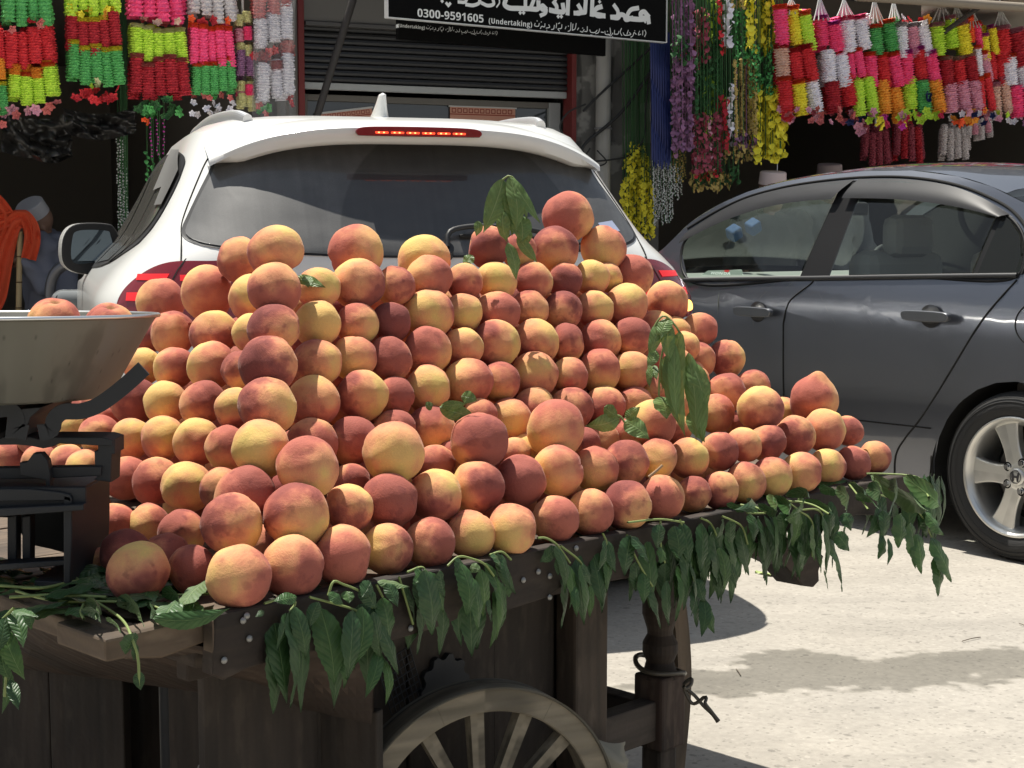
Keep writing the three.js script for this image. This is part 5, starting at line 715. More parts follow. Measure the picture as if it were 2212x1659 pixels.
// ---------------------------------------------------------------- shop front behind the cars
const FTH = 22.5 * Math.PI / 180, FU = V(Math.cos(FTH), 0, -Math.sin(FTH)), FN = V(Math.sin(FTH), 0, Math.cos(FTH)), F0 = V(0, 0, -10);
const fw = (u, y, n = 0) => F0.clone().addScaledVector(FU, u).addScaledVector(FN, n).setY(y);
const fpt = (px, py, n = 0) => onPlane(px, py, fw(0, 0, n), FN);                  // world point on the front, n metres before it
const fuy = (px, py, n = 0) => { const q = fpt(px, py, n); return [q.clone().sub(F0).dot(FU), q.y]; };
{
  const shop = thing('shop_building', 'low concrete bazaar building with dark open shops and a rolling shutter', 'building', null, F0, FTH);
  const plaster = std(0xffffff, { roughness: 0.92, map: (() => { const t = dataTex(384, 384, (i, j) => { const a = fbm(i / 60, j / 60, 2, 5), s = fbm(i / 10, j / 90, 5, 4), d = fbm(i / 25, j / 25, 8, 4); let k = 0.14 * (0.6 + 0.8 * a); k *= 1 - 0.6 * sstep(0.52, 0.7, s); k += 0.12 * sstep(0.6, 0.7, d); return [k, k * 0.96, k * 0.88]; }); t.repeat.set(0.55, 0.55); return t; })() });
  const dark = std([0.15, 0.14, 0.125], { roughness: 0.9 }), room = std([0.19, 0.17, 0.145], { roughness: 0.95 }), redP = std([0.16, 0.018, 0.016], { roughness: 0.6 }), greyF = std([0.36, 0.37, 0.36], { roughness: 0.5 });
  const B = (n, u0, u1, y0, y1, n0, n1, m, par = shop, r = 0.004) => mesh(n, box(u1 - u0, y1 - y0, n1 - n0, (u0 + u1) / 2, (y0 + y1) / 2, (n0 + n1) / 2, r), m, par);
  const u = (px, py = 250) => fuy(px, py)[0], y = (px, py) => fuy(px, py)[1];
  const uL = u(640), uD0 = u(662), uD1 = u(1233), uP1 = u(1425);
  // piers
  B('pier', uL - 0.12, uD0 - 0.05, 0, 2.9, -0.35, 0.0, dark); B('pier', uD1 + 0.035, uP1, 0, 2.9, -0.35, 0.0, plaster); B('pier', 6.2, 6.6, 0, 2.9, -0.35, 0, plaster); B('pier', -7.4, -7.0, 0, 2.9, -0.35, 0, plaster);
  B('door_jamb', uD0 - 0.05, uD0 - 0.012, 0, 2.62, -0.12, 0.02, redP); B('door_jamb', uD1 - 0.002, uD1 + 0.032, 0, 2.62, -0.12, 0.02, redP);
  B('lintel', uD0 - 0.05, uD1 + 0.035, 2.50, 2.9, -0.3, -0.01, dark); B('lintel_trim', uD0, uD1, 2.472, 2.497, -0.06, 0.01, std([0.09, 0.085, 0.08]));
  // upper wall, roof and canopy
  B('upper_wall', -7.4, 6.6, 2.9, 3.9, -0.35, 0.0, plaster); B('roof_slab', -7.5, 6.7, 3.0, 3.2, -7.4, -0.35, dark); B('canopy', -7.4, 6.6, 2.98, 3.06, 0.0, 0.3, plaster);
  B('ceiling', -7.0, 6.2, 2.9, 2.94, -7.0, -0.35, room); B('back_wall', -7.2, 6.4, 0, 3.0, -7.2, -7.0, room); B('side_wall', -7.4, -7.2, 0, 3.0, -7.0, -0.35, room); B('side_wall', 6.4, 6.6, 0, 3.0, -7.0, -0.35, room);
  B('party_wall', uL - 0.12, uL + 0.0, 0, 2.9, -7.0, -0.35, room); B('party_wall', uP1 - 0.15, uP1, 0, 2.9, -7.0, -0.35, room); B('shop_floor', -7.2, 6.4, 0.004, 0.12, -7.0, 0.0, room);
  // rolling shutter, slats
  const sh = new THREE.Group(); sh.name = 'rolling_shutter'; shop.add(sh); const yB = y(950, 194), slatM = std([0.05, 0.05, 0.052], { roughness: 0.5, metalness: 0.5 });
  const pitch = 0.038, prof = new THREE.Shape([[-0.012, 0], [0.0, -0.001], [0.012, 0.004], [0.016, 0.016], [0.010, 0.030], [-0.004, 0.035], [-0.012, 0.034]].map((p) => new THREE.Vector2(...p)));
  const sg = new THREE.ExtrudeGeometry(prof, { depth: uD1 - uD0 - 0.01, bevelEnabled: false }); sg.rotateY(Math.PI / 2); sg.rotateY(Math.PI); sg.translate(uD1 - 0.005, 0, 0); sg.computeBoundingBox(); sg.translate(uD0 + 0.005 - sg.boundingBox.min.x, 0, 0);
  for (let k = 0; yB + 0.03 + k * pitch < 2.5; k++) { const s = mesh('slat', sg, slatM, sh); s.position.set(0, yB + 0.03 + k * pitch, -0.06); s.rotation.y = 0; }
  B('bottom_rail', uD0 + 0.005, uD1 - 0.005, yB - 0.02, yB + 0.022, -0.085, -0.05, greyF, sh);
  // glazed shop door behind it
  const gd = new THREE.Group(); gd.name = 'glazed_front'; shop.add(gd);
  B('frame', uD1 - 0.09, uD1 - 0.005, 0, yB - 0.04, -0.2, -0.15, greyF, gd); B('frame', uD0 + 0.005, uD0 + 0.05, 0, yB - 0.04, -0.2, -0.15, dark, gd); B('frame', uD0 + 0.05, uD1 - 0.09, yB - 0.08, yB - 0.04, -0.2, -0.15, dark, gd);
  B('pane', uD0 + 0.05, uD1 - 0.09, 0.1, yB - 0.08, -0.185, -0.18, phys([0.03, 0.036, 0.038], { roughness: 0.06, clearcoat: 1 }), gd, 0);
  // rain pipe and loose cables on the pier
  const pipe = thing('rain_pipe', 'pale vertical pipe on the stained concrete pier', 'pipe', null, fw((u(1278) + u(1312)) / 2, 0, 0.055), FTH);
  mesh('pipe_run', new THREE.CylinderGeometry(0.05, 0.05, 2.9, 20).translate(0, 1.45, 0), std([0.34, 0.33, 0.31], { roughness: 0.7, map: plaster.map }), pipe); pipe.children[0].material.map = dataTex(64, 128, (i, j) => { const k = 0.7 + 0.5 * fbm(i / 8, j / 14, 3, 4); return [k, k, k * 0.97]; });
  for (const yy of [0.9, 1.9, 2.7]) mesh('bracket', new THREE.TorusGeometry(0.053, 0.008, 6, 20).rotateX(Math.PI / 2).translate(0, yy, 0), std([0.2, 0.2, 0.2]), pipe);
  const cb = thing('loose_cables', 'tangled black cables running across the concrete pier beside the shutter', 'cable', null, V(0, 0, 0));
  for (const [pts, r] of [[[[1420, 135], [1340, 245], [1265, 310], [1255, 325]], 0.012], [[[1405, 150], [1395, 230], [1390, 300], [1360, 335], [1320, 345], [1262, 350]], 0.006], [[[1265, 225], [1225, 245], [1210, 275], [1225, 300], [1250, 315], [1265, 335]], 0.006], [[[1420, 90], [1350, 155], [1300, 200], [1260, 240]], 0.009], [[[1290, 325], [1310, 350], [1280, 360], [1262, 345], [1275, 320]], 0.005]]) mesh('cable', tube(pts.map(([a, b]) => fpt(a, b, 0.13)), r, 40, 6), std([0.02, 0.02, 0.02]), cb);
  const pole = thing('leaning_pole', 'thin dark pole leaning across the shutter beside the white garland', 'pole', null, V(0, 0, 0)); mesh('shaft', tube([fpt(775, -40, 0.5), fpt(705, 185, 0.45), fpt(670, 300, 0.4)], 0.022, 12, 8), std([0.03, 0.026, 0.024]), pole);
  // paper posters inside the glass: a plain pointed-arch ornament
  const posterTex = canvasTex(256, 192, (c) => { c.fillStyle = '#c08d78'; c.fillRect(0, 0, 256, 192); c.strokeStyle = '#7d3428'; c.lineWidth = 3; for (let i = 0; i < 11; i++) { c.strokeRect(8 + i * 22, 9, 14, 14); } c.fillStyle = '#8e3a2a'; c.fillRect(0, 28, 256, 4); c.strokeStyle = '#dcc5a8'; c.lineWidth = 7; c.beginPath(); c.moveTo(20, 120); c.lineTo(60, 82); c.lineTo(95, 84); c.lineTo(128, 52); c.lineTo(161, 84); c.lineTo(196, 82); c.lineTo(236, 120); c.stroke(); c.fillStyle = '#a84d35'; c.fillRect(60, 110, 136, 82); c.fillStyle = '#d9bb8f'; for (let i = 0; i < 5; i++) c.fillRect(75 + i * 22, 122, 12, 60); });
  const pm = std(0xffffff, { map: posterTex, roughness: 0.8 });
  for (const [x0, x1, yy, rz, lb] of [[975, 1116, 228, 0, 'red ornamented poster with white border behind the shop glass'], [690, 812, 236, 0.14, 'tilted red ornamented poster at the corner of the shop glass']]) { const [a, ya] = fuy(x0, yy, -0.14), [b] = fuy(x1, yy, -0.14), w = b - a; const g = thing('poster', lb, 'poster', null, fw((a + b) / 2, ya - w * 0.36, -0.165), FTH); const m = mesh('sheet', box(w, w * 0.72, 0.003, 0, 0, 0, 0), pm, g); const uv = m.geometry.attributes.uv; for (let i = 0; i < uv.count; i++) uv.setXY(i, uv.getX(i) / w + 0.5, uv.getY(i) / (w * 0.72) + 0.5); mesh('border', box(w + 0.02, 0.012, 0.004, 0, w * 0.36, 0.0006, 0), std([0.5, 0.5, 0.48]), g); g.rotation.z = rz; }
  // black name board hung over the door, white lettering
  const L0 = atDepth(838, 38, 8.6), R0 = atDepth(1440, 92, 9.71), dir = R0.clone().sub(L0); dir.y = 0; const SW = dir.length(); dir.normalize(); const nn = V(dir.z * -1, 0, dir.x); if (nn.z < 0) nn.negate(); const SH = 0.72;
  const toS = (px, py) => { const q = onPlane(px, py, L0, nn).sub(L0); return [q.dot(dir) / SW, q.y / SH]; };
  const zz = (x, y) => toS((960 + x / 3.0722) * 0.86406, y / 3.0722 * 0.86406);
  const letters = (c, W, H, ink, small) => {
    const P = (x, y) => { const [a, b] = zz(x, y); return [a * W, (1 - b) * H]; };
    const line = (pts, w) => { c.lineWidth = w; c.beginPath(); pts.forEach((p, i) => { const q = P(...p); i ? c.lineTo(...q) : c.moveTo(...q); }); c.stroke(); };
    const curve = (pts, w) => { const k = new THREE.CatmullRomCurve3(pts.map((p) => V(p[0], p[1], 0))).getPoints(pts.length * 6).map((p) => [p.x, p.y]); line(k, w); };
    const dot = (x, y, r) => { const q = P(x, y); c.save(); c.translate(...q); c.rotate(0.78); c.fillRect(-r, -r, 2 * r, 2 * r); c.restore(); };
    c.strokeStyle = c.fillStyle = ink; c.lineCap = 'square'; c.lineJoin = 'round';
    const K = W / 1900;
    if (!small) {
    // large name, traced stroke by stroke
    curve([[2030, 120], [2000, 90], [1975, 105], [1985, 135], [2030, 140], [2036, 165]], 30 * K); curve([[2034, 140], [1980, 148], [1930, 146], [1880, 140]], 30 * K); curve([[1950, 62], [1905, 72], [1880, 100], [1870, 135]], 26 * K); curve([[1905, 140], [1860, 148], [1850, 120], [1820, 112], [1800, 135], [1760, 132]], 28 * K); curve([[1775, 45], [1800, 85], [1795, 125], [1755, 130]], 26 * K); dot(2010, 168, 7 * K);
    curve([[1668, 52], [1640, 62], [1620, 90], [1640, 118], [1690, 120]], 28 * K); dot(1660, 12, 9 * K); curve([[1690, 120], [1650, 112], [1615, 108]], 28 * K); line([[1606, -40], [1600, 108]], 28 * K); line([[1556, -40], [1548, 92], [1500, 98]], 28 * K); curve([[1500, 45], [1518, 80], [1508, 100], [1474, 100]], 26 * K);
    line([[1420, -40], [1414, 98]], 28 * K); curve([[1378, 40], [1382, 88], [1330, 88], [1290, 80]], 28 * K); curve([[1312, 20], [1330, 50], [1322, 82], [1285, 76]], 26 * K); line([[1330, -20], [1320, 10]], 14 * K); dot(1342, 126, 9 * K); dot(1366, 126, 9 * K);
    curve([[1245, 60], [1222, 40], [1208, 58], [1222, 75], [1248, 70], [1244, 98], [1212, 116]], 22 * K); curve([[1190, 20], [1186, 66], [1120, 66], [1040, 64], [960, 58], [930, 35], [936, 5]], 28 * K); line([[1166, -40], [1150, 10], [1130, 60]], 24 * K); line([[1090, 10], [1090, 60]], 24 * K); dot(1050, 97, 9 * K); dot(1076, 97, 9 * K);
    curve([[886, -20], [890, 20], [870, 52]], 9 * K); curve([[840, -10], [845, 30], [800, 42], [760, 25]], 20 * K); curve([[740, -10], [735, 20], [690, 40], [640, 35]], 20 * K); curve([[640, -10], [625, 15], [580, 14]], 18 * K); dot(485, 26, 8 * K); dot(510, 28, 8 * K); dot(498, 42, 8 * K); dot(450, 8, 8 * K);
    }
    // small line of text
    const s = 5.2 * K; for (const w of [[[2008, 232], [2016, 252], [2006, 280]], [[1992, 236], [1990, 268]], [[1975, 262], [1958, 268], [1962, 250]], [[1940, 262], [1925, 250], [1915, 275], [1900, 285]], [[1890, 250], [1900, 262], [1880, 270], [1850, 268], [1842, 252]], [[1880, 232], [1870, 262]], [[1828, 218], [1818, 245], [1830, 272]], [[1808, 240], [1800, 260], [1780, 262]], [[1775, 232], [1772, 262]], [[1760, 255], [1745, 275], [1725, 262]], [[1740, 215], [1742, 262], [1705, 262], [1700, 240]], [[1690, 248], [1672, 246]], [[1660, 222], [1650, 250], [1630, 258]], [[1640, 232], [1625, 248], [1592, 246], [1585, 230]], [[1565, 205], [1562, 240], [1545, 240]], [[1540, 226], [1528, 245], [1512, 240]], [[1498, 215], [1490, 228]], [[1480, 180], [1470, 222], [1450, 232]], [[1455, 185], [1450, 225]], [[1440, 175], [1434, 232], [1418, 240]], [[1402, 205], [1396, 220]], [[1370, 190], [1366, 216], [1340, 222], [1352, 240]], [[1330, 180], [1326, 212]], [[1312, 195], [1306, 222], [1290, 226]], [[1270, 190], [1276, 208], [1250, 215]], [[1240, 182], [1236, 205], [1215, 202], [1205, 218]], [[1196, 180], [1190, 200], [1160, 196], [1164, 180]]]) curve(w, s);
    for (const [x, y] of [[1966, 240], [1930, 236], [1760, 282], [1720, 240], [1590, 268], [1600, 268], [1530, 215], [1420, 200], [1345, 180], [1352, 176], [1254, 232], [1212, 168], [1180, 160]]) dot(x, y, 3 * K);
    const put = (t, x, y, hgt, bold = 'bold') => { const [a, b] = P(x, y), [, b2] = P(x, y - hgt); c.font = bold + ' ' + Math.round((b - b2) * 1.36) + 'px sans-serif'; return c.fillText(t, a, b); };
    const fit = (t, x0, y0, x1, hgt) => { const [a, b] = P(x0, y0), [a1] = P(x1, y0), [, b2] = P(x0, y0 - hgt); c.save(); c.font = 'bold ' + Math.round((b - b2) * 1.36) + 'px sans-serif'; const w = c.measureText(t).width; c.translate(a, b); c.scale((a1 - a) / w, 1); c.fillText(t, 0, 0); c.restore(); };
    if (!small) fit('0300-9591605', 258, 128, 772, 66); fit('(Undertaking)', 806, 178, 1143, 42);
  };
  const board = (w, h, tex, parent) => { const m = mesh('face', box(w, h, 0.03, w / 2, h / 2, -0.02, 0), phys(0xffffff, { map: tex, roughness: 0.7, specularIntensity: 0.2 }), parent); const uv = m.geometry.attributes.uv; for (let i = 0; i < uv.count; i++) uv.setXY(i, uv.getX(i) / w, uv.getY(i) / h); return m; };
  const ry = Math.atan2(-dir.z, dir.x);
  const sign = thing('sign_board', 'black name board with white lettering and a phone number over the shutter', 'sign', null, L0, ry);
  board(SW, SH, canvasTex(2048, 736, (c, W, H) => { c.fillStyle = '#040404'; c.fillRect(0, 0, W, H); letters(c, W, H, '#d9dad8'); }), sign);
  for (const [w, h, x, yy] of [[SW, 0.006, SW / 2, 0.002], [SW, 0.006, SW / 2, SH], [0.006, SH, 0.0, SH / 2], [0.006, SH, SW, SH / 2]]) mesh('frame_strip', box(w, h, 0.036, x, yy, -0.017, 0), std([0.55, 0.55, 0.54], { roughness: 0.4 }), sign);
  const q2 = atDepth(862, 84, 9.0), s2 = thing('sign_board', 'dim second name board in the shade under the white-lettered one', 'sign', null, q2, ry);
  board(1.5, 0.26, canvasTex(1024, 178, (c, W, H) => { c.fillStyle = '#050505'; c.fillRect(0, 0, W, H); c.save(); c.translate(-270, -150); letters(c, 800, 290, '#d9dad8', true); c.restore(); }), s2);
  for (const uu of [0.2, 0.8]) { const q = L0.clone().addScaledVector(dir, SW * uu); mesh('bracket', tube([V(SW * uu, SH * 0.9, -0.03), V(SW * uu - 0.1, SH * 0.9 + 0.1, -1.1)], 0.012, 6, 6), dark, sign); }
  // canvas awning and its pole at the far end of the row
  const aw = thing('canvas_awning', 'faded beige canvas awning on a bamboo pole at the far shop', 'awning', null, V(0, 0, 0));
  const am = std([0.30, 0.275, 0.235], { side: THREE.DoubleSide });
  mesh('canvas', grid(10, 6, (s, t) => { const a = fpt(mix(1990, 2330, s), mix(70, 60, s) - 70 * (1 - t), 0.9 - t * 0.9); a.y += 0.02 * Math.sin(s * 9); return a; }), am, aw); mesh('pole', tube([fpt(1850, -8, 0.95), fpt(2300, 22, 0.95)], 0.03, 6, 8), std([0.26, 0.22, 0.17]), aw); mesh('strut', tube([fpt(2010, 90, 0.5), fpt(2120, 12, 0.9)], 0.018, 6, 6), std([0.05, 0.045, 0.04]), aw);
}

// ---------------------------------------------------------------- row of shops across the street, behind the camera: what paint and glass mirror
{
  const row = thing('opposite_row', 'single-storey plastered shop row across the street, facing the cars', 'building', null, V(0.5, 0, 9.5));
  const wallM = std([0.30, 0.27, 0.225], { roughness: 0.9 }), shutM = std([0.13, 0.15, 0.17], { roughness: 0.6, metalness: 0.3 }), glM = phys([0.03, 0.035, 0.04], { roughness: 0.08 }), slab = std([0.36, 0.345, 0.31]);
  mesh('wall', box(26, 3.5, 0.4, 0, 1.75, 0.4, 0), wallM, row); mesh('parapet', box(26.2, 0.3, 0.7, 0, 3.65, 0.3, 0.02), slab, row); mesh('balcony_slab', box(26, 0.16, 1.2, 0, 2.9, -0.35, 0.02), slab, row);
  for (let k = -4; k <= 4; k++) { mesh('shutter', box(2.1, 2.5, 0.08, k * 2.8, 1.3, 0.17, 0), shutM, row);  mesh('pillar', box(0.3, 2.8, 0.3, k * 2.8 + 1.4, 1.4, 0.05, 0.01), slab, row); }
  const pole = thing('utility_pole', 'concrete utility pole with wires across the street', 'pole', null, V(-3.2, 0, 6.5)); mesh('shaft', new THREE.CylinderGeometry(0.1, 0.16, 7.5, 14).translate(0, 3.75, 0), slab, pole); mesh('cross_arm', box(1.4, 0.1, 0.1, 0, 6.9, 0, 0.01), shutM, pole); for (const x of [-0.6, 0, 0.6]) mesh('wire', tube([V(x - 12, 6.4, 0), V(x - 6, 6.2, 0), V(x, 6.95, 0), V(x + 6, 6.2, 0), V(x + 12, 6.4, 0)], 0.012, 30, 4), blackPlastic, pole);
}
// ---------------------------------------------------------------- paper and tinsel garlands
{
  const frill = (() => {           // unit tube of ruffled paper: rings alternately wide and narrow, ragged at the rim
    const n = 13, seg = 26, g = grid(seg, 2 * n + 2, (u, v) => {
      const j = Math.round(v * (2 * n + 2)), k = Math.round(u * seg) % seg, a = u * 6.2832, wide = j % 2 === 1, cap = j === 0 || j === 2 * n + 2;
      const r = cap ? 0.15 : wide ? 0.95 + 0.3 * (hash3(k, j, 3) - 0.5) : 0.66 + 0.08 * hash3(k, j, 5), end = j < 3 || j > 2 * n - 1 ? 0.9 : 1;
      return V(Math.cos(a) * r * end, -v + (wide ? 0.8 * (hash3(k, j, 9) - 0.62) / n : 0), Math.sin(a) * r * end);
    }).toNonIndexed();
    g.computeVertexNormals(); return g;
  })();
  const C = { yg: [0.56, 0.80, 0.07], red: [0.68, 0.035, 0.045], pink: [0.92, 0.085, 0.24], green: [0.11, 0.43, 0.12], white: [0.85, 0.82, 0.87], orange: [0.86, 0.36, 0.04], lp: [0.72, 0.33, 0.42], dr: [0.46, 0.022, 0.035], peach: [0.70, 0.45, 0.35], yellow: [0.86, 0.76, 0.05], fl: [0.88, 0.12, 0.03], grey: [0.62, 0.57, 0.57], magenta: [0.62, 0.05, 0.42], purple: [0.30, 0.14, 0.26], gold: [0.45, 0.33, 0.10], dg: [0.035, 0.12, 0.035], blue: [0.01, 0.02, 0.10], salmon: [0.62, 0.16, 0.15], cream: [0.72, 0.68, 0.36], maroon: [0.34, 0.06, 0.09], silver: [0.55, 0.55, 0.53] };
  const M = {}; const mat = (k) => M[k] ??= std(C[k], { roughness: 0.8, side: THREE.DoubleSide });
  const petalFlower = (() => { const l = []; for (let k = 0; k < 5; k++) { const g = grid(3, 3, (u, v) => { const w = Math.sin(Math.PI * (0.15 + 0.75 * v)) * 0.42; return V((u - 0.5) * 2 * w, v, 0.25 * v * v + 0.12 * Math.cos(u * 6)); }); g.rotateZ(k * 1.2566); l.push(g); } const c = new THREE.SphereGeometry(0.18, 8, 6); c.translate(0, 0, 0.08); l.push(c); return merge(l); })();
  const G = 'frilled garlands hanging along the shop fronts';
  const cluster = (label, n, lean, tiers, flowers, net) => {
    const g = thing('frill_garland', label, 'garland', G, V(0, 0, 0));
    for (const [x0, x1, y0, y1, col, cnt, edge] of tiers) {
      const cols = col.split(','), xm = (x0 + x1) / 2, wd = (x1 - x0) * 0.9, xa = xm - wd / 2, w = wd / cnt;
      for (let row = 0; row < 2; row++) for (let i = 0; i < cnt; i++) {
        const nn = n - row * 0.09 + rnd(-0.015, 0.015), off = row ? w * 0.45 * (i % 2 ? 1 : -1) * 0.6 : 0, cx = xa + w * (i + 0.5) + off, k_ = (i + 0.5) / cnt * 2 - 1, jit = rnd(-11, 11) - 8 * k_ * k_, a = fpt(cx, y0 + jit, nn), b = fpt(cx + (y1 - y0) * (lean + 0.09 * k_), y1 + jit + rnd(-2, 2), nn), h = a.distanceTo(b), r = w * 0.64 * -a.z / FPX;
        const m = mesh('frill_tube', frill, mat(cols[(i + row) % cols.length]), g); m.position.copy(a); m.scale.set(r, h, r); m.quaternion.setFromUnitVectors(V(0, -1, 0), b.clone().sub(a).normalize()); m.rotateY(rnd(0, 6));
        if (edge && !row) { const e = mesh('frill_collar', frill, mat(edge), g); e.position.copy(a).addScaledVector(b.clone().sub(a), -0.05); e.scale.set(r * 1.04, h * 0.13, r * 1.04); e.quaternion.copy(m.quaternion); }
      }
    }
    for (const [x0, x1, y0, y1, col, cnt, s = 9] of flowers ?? []) for (let i = 0; i < cnt; i++) {
      const cs = col.split(','), q = fpt(rnd(x0, x1), rnd(y0, y1), n + rnd(-0.08, 0.08)), m = mesh('flower', petalFlower, mat(cs[Math.floor(rnd(0, cs.length))]), g); m.position.copy(q); m.scale.setScalar(s * rnd(0.8, 1.2) * -q.z / FPX); m.rotation.set(rnd(-1.0, 0.9), rnd(-1, 1), rnd(0, 6));
    }
    if (net) { const [ax, ay, bx0, bx1, by] = net, l = []; const top = fpt(ax, ay, n - 0.04); for (let i = 0; i < 11; i++) { const q = fpt(mix(bx0, bx1, (i + 0.5) / 11), by + rnd(-3, 3), n + 0.08 * Math.cos(i * 2.1) - 0.04); l.push(tube([top, top.clone().lerp(q, 0.5).add(V(0, -0.01, 0)), q], 0.004, 4, 4)); } l.push(tube([top, fpt(ax - 2, -70, n - 0.04)], 0.005, 3, 4)); mesh('hanging_cords', merge(l), mat('silver'), g); }
    else { const t0 = tiers[0]; const q = fpt((t0[0] + t0[1]) / 2, t0[2], n - 0.04); mesh('hanging_cords', tube([q, V(q.x, 2.99, q.z)], 0.008, 3, 5), mat('silver'), g); }
    return g;
  };
  cluster('partly hidden red and green frill garland left of the green-topped one', 0.55, 0.05, [[-60, 8, 60, 140, 'red', 3], [-60, 10, 138, 185, 'orange', 3], [-55, 14, 178, 250, 'green', 3, 'yellow']], [[-40, 20, 235, 270, 'pink,salmon', 6]]);
  cluster('green, red and lime frill garland with pink hearts below', 0.55, 0.06, [[6, 100, -70, 52, 'green', 4], [8, 112, 66, 148, 'red', 4], [16, 116, 140, 165, 'orange', 4], [16, 120, 152, 222, 'yg', 4, 'fl']], [[10, 108, 42, 66, 'salmon,red', 5, 11], [10, 124, 222, 252, 'salmon,lp', 10, 11]]);
  cluster('lime, dark red and green frill garland with red poppies below', 0.55, 0.06, [[142, 252, -80, 34, 'yg', 5], [143, 258, 32, 112, 'dr', 5, 'yellow'], [145, 266, 102, 182, 'green', 5, 'yellow']], [[150, 255, 16, 32, 'yellow,orange', 6, 9], [160, 262, 172, 186, 'yg,cream', 6, 9], [158, 264, 188, 220, 'red', 14, 12]]);
  cluster('pink, lime and dark red frill garland above green ivy', 0.55, 0.06, [[276, 386, -80, 46, 'pink', 4], [279, 403, 58, 132, 'yg', 5, 'cream'], [278, 408, 132, 210, 'dr', 5, 'salmon']], [[292, 392, 38, 56, 'peach,salmon', 7, 11], [285, 405, 215, 252, 'green,dg', 22, 12], [310, 335, 256, 270, 'fl', 2, 9]]);
  cluster('grey, hot pink and green frill garland above white blossoms', 0.55, 0.05, [[408, 500, -80, 44, 'grey', 4], [408, 504, 56, 140, 'pink', 5, 'fl'], [413, 508, 136, 204, 'green', 5, 'fl']], [[410, 505, 38, 56, 'dr,fl', 8, 11], [412, 508, 200, 214, 'salmon', 5, 9], [414, 508, 218, 248, 'white,grey', 16, 9]]);
  cluster('narrow cream and pink flower strand wrapped in film', 0.5, 0.03, [[508, 541, 34, 60, 'cream', 2], [509, 543, 60, 90, 'lp,pink', 2], [511, 544, 88, 112, 'cream', 2], [511, 546, 112, 168, 'purple', 2], [512, 546, 168, 192, 'cream', 2], [513, 547, 190, 215, 'lp,pink', 2], [514, 548, 212, 240, 'cream', 2]], []);
  cluster('white flower garland with salmon bands and red roses beside the shutter', 0.5, 0.03, [[548, 600, -60, 40, 'salmon', 2], [549, 604, 38, 104, 'white', 2], [556, 610, 122, 142, 'salmon', 2], [556, 608, 140, 226, 'white', 2], [604, 626, -60, 10, 'salmon', 1], [604, 630, 8, 90, 'white', 1], [606, 634, 85, 122, 'salmon', 1], [610, 634, 120, 212, 'white', 1]], [[546, 612, 106, 124, 'red,dr', 8, 11], [560, 600, 225, 245, 'salmon,green', 6, 9], [615, 632, 212, 226, 'red,green', 3, 9]]);
  { const film = phys([0.8, 0.8, 0.8], { transmission: 0.95, thickness: 0, roughness: 0.25, side: THREE.DoubleSide }); tag(mesh('plastic_film', grid(16, 12, (u, v) => { const q = fpt(mix(544, 636, u) + v * 4, mix(-60, 262, v), 0.68); q.addScaledVector(FN, 0.03 * Math.sin(u * 14 + v * 5) + 0.01 * Math.sin(v * 20)); return q; }), film), 'clear plastic film sleeve over the white flower garland', 'film'); }
  // right-hand row
  const R = (label, t, f, net) => cluster(label, 0.6, 0.13, t.map(([a, b, c, d, e, n, g]) => [a, b, c, d + 7, e, Math.max(2, n - 1), g]), f, net);
  R('yellow, red and orange frill garland beside the hanging flower strands', [[1668, 1752, 26, 104, 'pink,yellow,yg', 4, 'fl'], [1670, 1758, 102, 172, 'peach,red,red', 4, 'red'], [1676, 1768, 166, 234, 'red,yellow,white', 4, 'fl']], [[1672, 1770, 232, 262, 'lp,salmon,maroon', 18, 9], [1690, 1710, 248, 258, 'red', 3, 11]], [1708, -6, 1688, 1740, 32]);
  R('pink, white and red frill garland', [[1756, 1814, 46, 104, 'pink', 3, 'magenta'], [1770, 1830, 108, 172, 'white,white,red', 3], [1780, 1842, 172, 234, 'dr,red', 3]], [[1770, 1850, 232, 268, 'lp,maroon,salmon', 16, 9]], [1770, -10, 1756, 1795, 42]);
  R('white, hot pink and lime frill garland', [[1812, 1872, 40, 108, 'white', 3, 'pink'], [1826, 1862, 112, 164, 'pink', 2, 'fl'], [1838, 1888, 172, 244, 'yg', 3]], [[1835, 1895, 240, 280, 'lp,yg,blue,magenta', 14, 9], [1850, 1880, 272, 286, 'lp', 5, 11]], [1823, -6, 1806, 1846, 36]);
  R('green, red and amber frill garland', [[1872, 1932, 52, 110, 'green', 3, 'fl'], [1862, 1944, 116, 184, 'pink,red', 4, 'fl'], [1890, 1946, 180, 250, 'orange', 3]], [[1888, 1955, 246, 274, 'lp,pink,yellow,magenta', 14, 9]], [1888, -6, 1874, 1912, 50]);
  R('white, hot pink and lime-amber frill garland with a blue medallion', [[1930, 2006, 50, 116, 'white,lp', 4, 'grey'], [1938, 2024, 112, 176, 'pink,red', 4, 'magenta'], [1944, 2034, 172, 238, 'yg,green,orange', 4]], [[1945, 2035, 236, 262, 'yg,yg,pink', 16, 11], [1935, 2005, 40, 54, 'white,orange,red', 6, 10], [2000, 2008, 205, 214, 'blue', 2, 12]], [1930, -4, 1918, 1946, 44]);
  R('lime, dark red and pink frill garland', [[2006, 2092, 46, 108, 'yg,yg,yellow', 4, 'lp'], [2026, 2108, 118, 176, 'dr,red', 4, 'peach'], [2034, 2118, 182, 240, 'lp', 4]], [[2030, 2120, 238, 268, 'orange,white,lp,fl', 16, 9]], [2034, 0, 2010, 2062, 46]);
  R('orange, white and red frill garland between the lime and the yellow ones', [[2084, 2118, 46, 96, 'fl,pink', 2, 'fl'], [2100, 2136, 108, 166, 'white,lp', 2, 'fl'], [2108, 2140, 164, 236, 'red', 2, 'fl']], [[2090, 2150, 234, 268, 'orange,blue,white', 10, 9]], [2065, 8, 2052, 2088, 44]);
